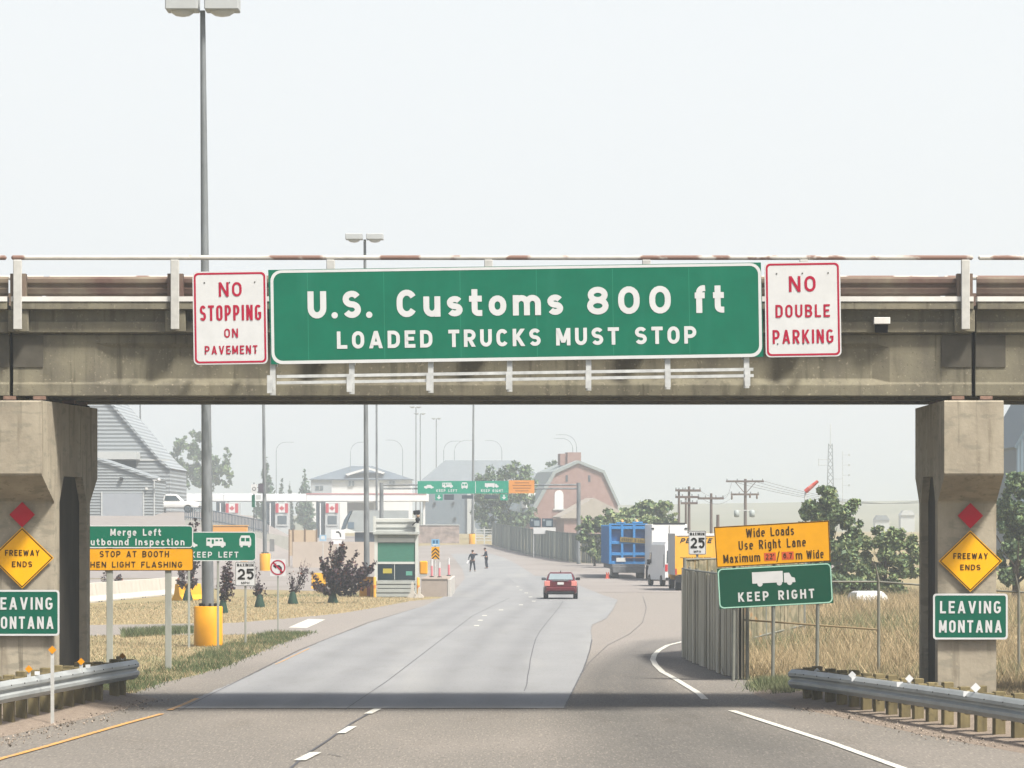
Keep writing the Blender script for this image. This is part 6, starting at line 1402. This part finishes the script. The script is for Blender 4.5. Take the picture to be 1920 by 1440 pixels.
# purple-leaved saplings with watering bags
PG = 'purple saplings with watering bags on the left verge'
def plum(label, px, bv, clumps, n, size, seed, th, bag=True, limbs=6, r0=.05):
    D = HC * F / (bv - YH); S = F / D; g = gx(px, D); r = thing('plum_sapling', label, 'tree', tuple(g), group=PG); rr = random.Random(seed); cl = []; tgts = []
    for u, v, a, b in clumps:
        c = at(u, v, D) - g; a, b = a / S, b / S
        for k in range(max(6, int(a * .75))):
            t = rr.random() * 6.28; q = math.sqrt(rr.random())
            tgts.append(Vector((c.x + math.cos(t) * q * a, rr.uniform(-.8, .8) * a, c.z + math.sin(t) * q * b)))
    bk = mat('plum_bark', lin('#3a2f30'), .8, var=.2, scale=9); mb = MB(); fork = Vector((0, 0, th * .22))
    mb.tube([(0, 0, -.2), (0, 0, th * .1), tuple(fork)], [r0 * 1.2, r0, r0 * .8], 7)
    for e in tgts:                         # limbs fan up from the fork, leaves sit along each limb
        md = fork.lerp(e, .45) + Vector((0, 0, -.1 * (e - fork).length)); up_ = e + (e - fork).normalized() * .15 + Vector((0, 0, .05))
        mb.tube([fork, md, e, up_], [r0 * .4, r0 * .25, r0 * .1, r0 * .03], 5)
        L_ = (e - fork).length
        for t in (.35, .5, .62, .74, .85, .95, 1.03):
            p_ = fork.lerp(e, t) + Vector((0, 0, -.1 * L_ * (1 - abs(2 * t - .9)) if t < 1 else .05)); w_ = (.06 + .1 * t) * (1.1 if t < .9 else .7); cl.append((p_.x, p_.y, p_.z, w_ * 1.3, w_ * 1.3, w_ * 1.5))
    mb.build('trunk', bk, r)
    leaves('crown', cl, n, size, [m_purple, m_purple2, m_rusty], r, seed, [.52, .4, .08], hollow=.05)
    if bag:
        mb = MB(); q = 9.5 / S; mb.lathe([(q, .02), (q * 1.05, .08), (q * .8, .3), (q * .55, .55), (q * .42, .62), (q * .2, .64)], 0, 0, 12)
        mb.build('watering_bag', m_bag, r)
plum('broad dense purple-leaved shrub tree beside the inspection booth', 624, 1131, [(640, 1060, 42, 40), (610, 1070, 26, 34), (675, 1055, 26, 28), (640, 1095, 40, 26), (690, 1075, 14, 22), (630, 1030, 26, 14), (612, 1095, 26, 18), (668, 1088, 34, 20)], 7000, .16, 31, 2.4, limbs=9, r0=.08)
plum('thin sparse purple sapling between the no turn sign and the dense purple shrub', 549, 1133, [(565, 1075, 18, 30), (545, 1085, 12, 18), (575, 1060, 12, 22)], 420, .13, 32, 2.1, limbs=8)
plum('thin purple sapling behind the no turn sign post', 487, 1139, [(482, 1085, 12, 20), (487, 1105, 14, 16)], 420, .13, 33, 1.8, limbs=7)
plum('purple sapling partly hidden by the yellow mast casing', 418, 1150, [(424, 1090, 18, 22), (428, 1065, 14, 16)], 900, .14, 34, 2.0, limbs=7)
plum('tall dark purple sapling rising behind the keep left sign', 352, 1127, [(355, 1085, 26, 22), (366, 1045, 16, 32), (364, 995, 9, 22)], 1900, .16, 35, 3.6, limbs=9)
plum('small purple sapling behind the merge left sign post', 210, 1120, [(208, 1082, 22, 18)], 700, .14, 36, 1.6, limbs=7)
# the left field edge: hazy leaning tree behind shed side
broadleaf('pale hazy tree showing in the gap beside the left pier', 186, 985, 470, [(188, 800, 8, 40), (186, 850, 8, 40)], 900, .5, [m_leaf], 8, .2, 13)

# ------------------------------------------------------------------ grass
m_straw = mat('straw_grass', lin('#bba987'), .9, island=.35, spec=.1)
m_straw2 = mat('straw_grass_brown', lin('#988b6f'), .9, island=.35, spec=.1)
m_ggrass = mat('green_grass', lin('#7a8060'), .9, island=.35, spec=.1)
m_ggrass2 = mat('dark_green_grass', lin('#5d6a4a'), .9, island=.35, spec=.1)
def inpoly(P, poly):
    x, y = P[:, 0], P[:, 1]; c = np.zeros(len(P), bool); n = len(poly)
    for i in range(n):
        x0, y0 = poly[i]; x1, y1 = poly[(i + 1) % n]
        hit = ((y0 > y) != (y1 > y)) & (x < (x1 - x0) * (y - y0) / (y1 - y0 + 1e-12) + x0); c ^= hit
    return c
def wob(P, s, seed):
    g = np.random.default_rng(seed); v = np.zeros(len(P))
    for k in range(6):
        a = g.random() * 6.28; f_ = s * (1 + .6 * k); v += np.sin((P[:, 0] * math.cos(a) + P[:, 1] * math.sin(a)) * f_ + g.random() * 6.28) / (1 + .4 * k)
    return v / 3
def grass(name, poly, n, hgt, width, mats, seed, near=None, patch=.5, zf=None, hv=.5, green=None):
    g = np.random.default_rng(seed); A = np.array(poly); lo, hi = A.min(0), A.max(0); P = np.zeros((0, 2))
    while len(P) < n:
        u = g.random((n, 2))
        if near: u[:, 1] = u[:, 1] ** near            # thicker towards the near edge, where single blades show
        Q = lo + u * (hi - lo); Q = Q[inpoly(Q, poly)]; P = np.vstack([P, Q])
    P = P[:n] + g.normal(size=(n, 2)) * (.16 if n > 3000 else .05); wv = wob(P, patch, seed + 1)
    hh = hgt * (1 - hv + 2 * hv * g.random(n)) * (1 + .35 * wv); a = g.random(n) * 6.28; ln = hh * g.uniform(-.8, .8, n); w = width * (.6 + .8 * g.random(n))
    z = np.array([H(x, y) for x, y in P]) if zf is None else zf(P)
    b0 = np.c_[P[:, 0] - np.cos(a) * w, P[:, 1] - np.sin(a) * w, z]; b1 = np.c_[P[:, 0] + np.cos(a) * w, P[:, 1] + np.sin(a) * w, z]
    tp = np.c_[P[:, 0] + ln, P[:, 1] + hh * g.uniform(-.3, .3, n), z + hh]
    V = np.stack([b0, b1, tp], 1).reshape(-1, 3); me = bpy.data.meshes.new(name)
    me.from_pydata(V.tolist(), [], [(3 * i, 3 * i + 1, 3 * i + 2) for i in range(n)])
    for m in mats: me.materials.append(m)
    wv2 = wob(P, patch * .7, seed + 5) + g.normal(size=n) * .35; th = .35 if green is None else green
    mi = np.where(wv2 > th, 2, np.where(g.random(n) < .6, 0, 1)); me.polygons.foreach_set('material_index', np.minimum(mi, len(mats) - 1).astype(np.int32)); me.update()
    o = bpy.data.objects.new(name, me); COL.objects.link(o); return tag(o, kind='stuff')
grass('dry_grass', [(5.9, 102.5), (8.9, 96.3), (12, 94.3), (22, 90), (34, 120), (42, 236), (14.5, 236), (9.6, 160), (5.7, 122)], 220000, .38, .011, [m_straw, m_straw2, m_ggrass], 41, near=1.9, patch=.55, green=.5, hv=.7)
grass('dry_grass', [(7.0, 96.5), (8.9, 94.8), (12, 92.8), (18, 88), (11, 80), (9.9, 80), (8.9, 88), (7.2, 92)], 20000, .36, .011, [m_straw, m_straw2, m_ggrass2], 42, patch=.5, green=.5)
tuft = G2([(1415, 1291), (1432, 1281), (1470, 1280), (1510, 1284), (1512, 1300), (1470, 1304), (1440, 1301)])
grass('green_tuft', tuft, 5200, .2, .012, [m_ggrass, m_ggrass, m_ggrass2], 43, patch=1.5)
near_verge = [(-15, 89.5), (-11, 90.5)] + [(x - .12, y) for x, y in left_edge] + [(-44, 140), (-40, 110)]
grass('verge_grass', near_verge, 75000, .075, .012, [m_straw, m_straw2, m_ggrass], 44, near=1.3, patch=.35, green=.15)
edgeband = [(-11, 90.5)] + left_edge[:9] + [(x - 1.6, y) for x, y in left_edge[:9][::-1]]
grass('verge_grass', edgeband, 16000, .11, .011, [m_ggrass, m_straw, m_ggrass2], 45, patch=.8, green=-.25)
far_verge = [(-52, 158)] + [(x, y + .3) for x, y in cross_top[:-1]] + G2([(800, 1123), (790, 1112)]) + G2([(690, 1098), (640, 1108), (560, 1110), (470, 1118), (400, 1124), (330, 1128), (180, 1134)]) + [(-52, 205)]
grass('verge_grass', far_verge, 70000, .07, .016, [m_straw, m_straw, m_ggrass], 46, near=1.2, patch=.2, green=.5)
weeds = G2([(230, 1196), (300, 1192), (362, 1188), (362, 1180), (300, 1182), (230, 1188)])
grass('weeds', weeds, 2600, .24, .018, [m_ggrass2, m_ggrass, m_ggrass2], 47, patch=.6)
# ------------------------------------------------------------------ people
m_skin = mat('skin', lin('#b98c74'), .6); m_navy = mat('uniform_navy', lin('#1f2a38'), .8, var=.2, scale=8); m_trou = mat('uniform_trousers', lin('#1b242f'), .85, var=.2, scale=8)
m_shoe = mat('boot_black', lin('#15161a'), .5); m_hair = mat('dark_hair', lin('#2a211c'), .7); m_paper = mat('paper_white', lin('#eef0f2'), .6)
def skin(name, J, E, m, parent, root=0, sub=1):
    me = bpy.data.meshes.new(name); me.from_pydata([p for p, _ in J], E, []); ob = bpy.data.objects.new(name, me); COL.objects.link(ob)
    md = ob.modifiers.new('skin', 'SKIN'); md.use_smooth_shade = True
    for i, (_, r) in enumerate(J): me.skin_vertices[0].data[i].radius = (r, r)
    me.skin_vertices[0].data[root].use_root = True
    sb = ob.modifiers.new('sub', 'SUBSURF'); sb.levels = sub; sb.render_levels = sub
    dg = bpy.context.evaluated_depsgraph_get(); dg.update(); nm = bpy.data.meshes.new_from_object(ob.evaluated_get(dg)); bpy.data.objects.remove(ob); bpy.data.meshes.remove(me)
    nm.materials.clear(); nm.materials.append(m); o = bpy.data.objects.new(name, nm); COL.objects.link(o); o.parent = parent; return o
def person(label, loc, rotz, arms, head_tilt=0., stance=.12, lean=0., legs=None):
    """arms: {side: (elbow, wrist, finger direction)} in the person's own space, facing +y"""
    r = thing('person', label, 'person', loc, rotz)
    J, E = [], []
    def v(p, q, par=None):
        J.append((p, q)); 
        if par is not None: E.append((par, len(J) - 1))
        return len(J) - 1
    pel = v((0, 0, .96), .135); wa = v((0, lean * .3, 1.12), .125, pel); ch = v((0, lean * .7, 1.33), .145, wa); nb = v((0, lean, 1.49), .07, ch)
    nk = v((0, lean + head_tilt * .03, 1.54), .055, nb); jw = v((0, lean + .02 + head_tilt * .06, 1.61), .075, nk); sk = v((0, lean + .01 + head_tilt * .08, 1.69), .095, jw); tp = v((0, lean - .005 + head_tilt * .08, 1.76), .06, sk)
    fy = lean + head_tilt * .08
    v((0, fy + .115, 1.655), .014, jw)                                      # nose
    for s in (-1, 1): v((s * .098, fy + .0, 1.67), .016, sk)
    hands = {}
    for s in (-1, 1):
        el, wr, fd = arms[s]; sh = v((s * .185, lean * .9, 1.43), .065, ch); e = v(el, .046, sh); w = v(wr, .03, e); f = Vector(fd).normalized(); side = f.cross(Vector((0, 0, 1)))
        side = side.normalized() if side.length > .1 else Vector((1, 0, 0)); pm = v(tuple(Vector(wr) + f * .06), .034, w)
        for k in range(4):
            b_ = Vector(wr) + f * .1 + side * (.026 * (k - 1.5)); i1 = v(tuple(b_), .0105, pm); i2 = v(tuple(b_ + f * (.035 + .008 * (k in (1, 2))) - Vector((0, 0, .008))), .0095, i1); v(tuple(b_ + f * (.058 + .014 * (k in (1, 2))) - Vector((0, 0, .026))), .008, i2)
        t1 = v(tuple(Vector(wr) + f * .045 - side * .05 * s), .011, pm); v(tuple(Vector(wr) + f * .085 - side * .062 * s), .0095, t1)
        hands[s] = Vector(wr) + f * .1
    L = legs or {s: ((s * (.1 + stance * .3), .02, .52), (s * (.1 + stance * .6), -.02, .09)) for s in (-1, 1)}; feet = {}
    for s in (-1, 1):
        kn, an = L[s]; hp = v((s * .1, 0, .9), .1, pel); k_ = v(kn, .062, hp); a_ = v(an, .042, k_); v((an[0] + s * .02, an[1] + .15, .035), .035, a_); feet[s] = an
    skin('body', J, E, m_skin, r)
    up = 1.0
    Js = [((0, 0, .94), .15), ((0, lean * .3, 1.12), .142), ((0, lean * .7, 1.33), .163), ((0, lean, 1.475), .085)]; Es = [(0, 1), (1, 2), (2, 3)]
    for s in (-1, 1):
        el, wr, _ = arms[s]; i = len(Js); m_ = Vector(el).lerp(Vector(wr), .8); Js += [((s * .185, lean * .9, 1.43), .078), (el, .058), (tuple(m_), .045)]; Es += [(2, i), (i, i + 1), (i + 1, i + 2)]
    skin('uniform_shirt', Js, Es, m_navy, r, 1)
    Jt = [((0, 0, .98), .146)]; Et = []
    for s in (-1, 1):
        kn, an = L[s]; i = len(Jt); Jt += [((s * .1, 0, .88), .115), (kn, .08), ((an[0], an[1], .1), .068)]; Et += [(0, i), (i, i + 1), (i + 1, i + 2)]
    skin('trousers', Jt, Et, m_trou, r)
    for s in (-1, 1):
        an = L[s][1]; skin('boot', [((an[0], an[1] - .03, .05), .05), ((an[0] + s * .008, an[1] + .07, .048), .046), ((an[0] + s * .02, an[1] + .17, .04), .038)], [(0, 1), (1, 2)], m_shoe, r)
    mb = MB(); mb.ball((0, lean - .012 + head_tilt * .08, 1.725), (.103, .112, .085), 10); mb.build('hair', m_hair, r)
    mb = MB(); mb.lathe([(.152, .955), (.156, .97), (.156, 1.0), (.152, 1.01)], 0, 0, 20); mb.build('belt', m_shoe, r)
    mb = MB()
    for s in (-1, 1): mb.ball((s * .034, fy + .088, 1.688), .012, 6)
    mb.build('eyes', m_hair, r); mb = MB(); mb.box(-.025, .025, fy + .083, fy + .096, 1.607, 1.614); mb.build('mouth', mat('lips', lin('#8a5348'), .6), r)
    return r, hands
p = gp(886, 1072); r, hd = person('officer in dark uniform with one elbow raised and papers in the lowered hand', tuple(p), 0,
     {-1: ((-.3, .0, 1.14), (-.33, .12, .92), (-.1, .3, -1)), 1: ((.44, .03, 1.4), (.2, .16, 1.5), (-1, .2, .3))}, 0, .16)
Mx = Matrix.Translation(p); t = thing('papers', 'white papers in the lowered hand of the officer with the raised elbow', 'papers', tuple(p + Vector((-.33, .05, .78)))); mb = MB(); mb.box(-.13, .13, -.012, .012, -.13, .16, M=Matrix.Rotation(R(28), 4, 'Y')); mb.build('sheet', m_paper, t)
p = gp(912, 1066); r, hd = person('officer in dark uniform seen from the side with head bowed over a sheet', tuple(p), R(80),
     {-1: ((-.24, .12, 1.16), (-.1, .34, 1.12), (.5, .8, 0)), 1: ((.24, .1, 1.15), (.1, .34, 1.08), (-.5, .8, 0))}, .9, .04, .06,
     {-1: ((-.1, .05, .52), (-.1, -.02, .09)), 1: ((.1, .0, .52), (.1, -.1, .09))})
t = thing('clipboard', 'white sheet on a clipboard read by the officer with bowed head', 'clipboard', tuple(p + Vector((-.42, .07, 1.08)))); mb = MB(); mb.box(-.13, .13, -.16, .16, -.008, .008, M=Matrix.Rotation(R(-35), 4, 'Y')); mb.build('sheet', m_paper, t); mb = MB(); mb.box(-.14, .14, -.17, .17, -.02, -.009, M=Matrix.Rotation(R(-35), 4, 'Y')); mb.build('board', mat('clipboard_brown', lin('#6b5a48'), .7), t)
# ------------------------------------------------------------------ smoke haze
hm = bpy.data.materials.new('smoke_haze'); hm.use_nodes = True
nt = hm.node_tree
for n in list(nt.nodes): nt.nodes.remove(n)
out = nt.nodes.new('ShaderNodeOutputMaterial'); pv = nt.nodes.new('ShaderNodeVolumePrincipled')
pv.inputs['Color'].default_value = (.84, .91, .96, 1)
pv.inputs['Density'].default_value = .00064
pv.inputs['Density Attribute'].default_value = ''
pv.inputs['Anisotropy'].default_value = .55
nt.links.new(pv.outputs[0], out.inputs['Volume'])
mb = MB(); mb.box(-3600, 3600, -150, 5200, -2.0, 40)
tag(mb.build('haze', hm), kind='stuff')
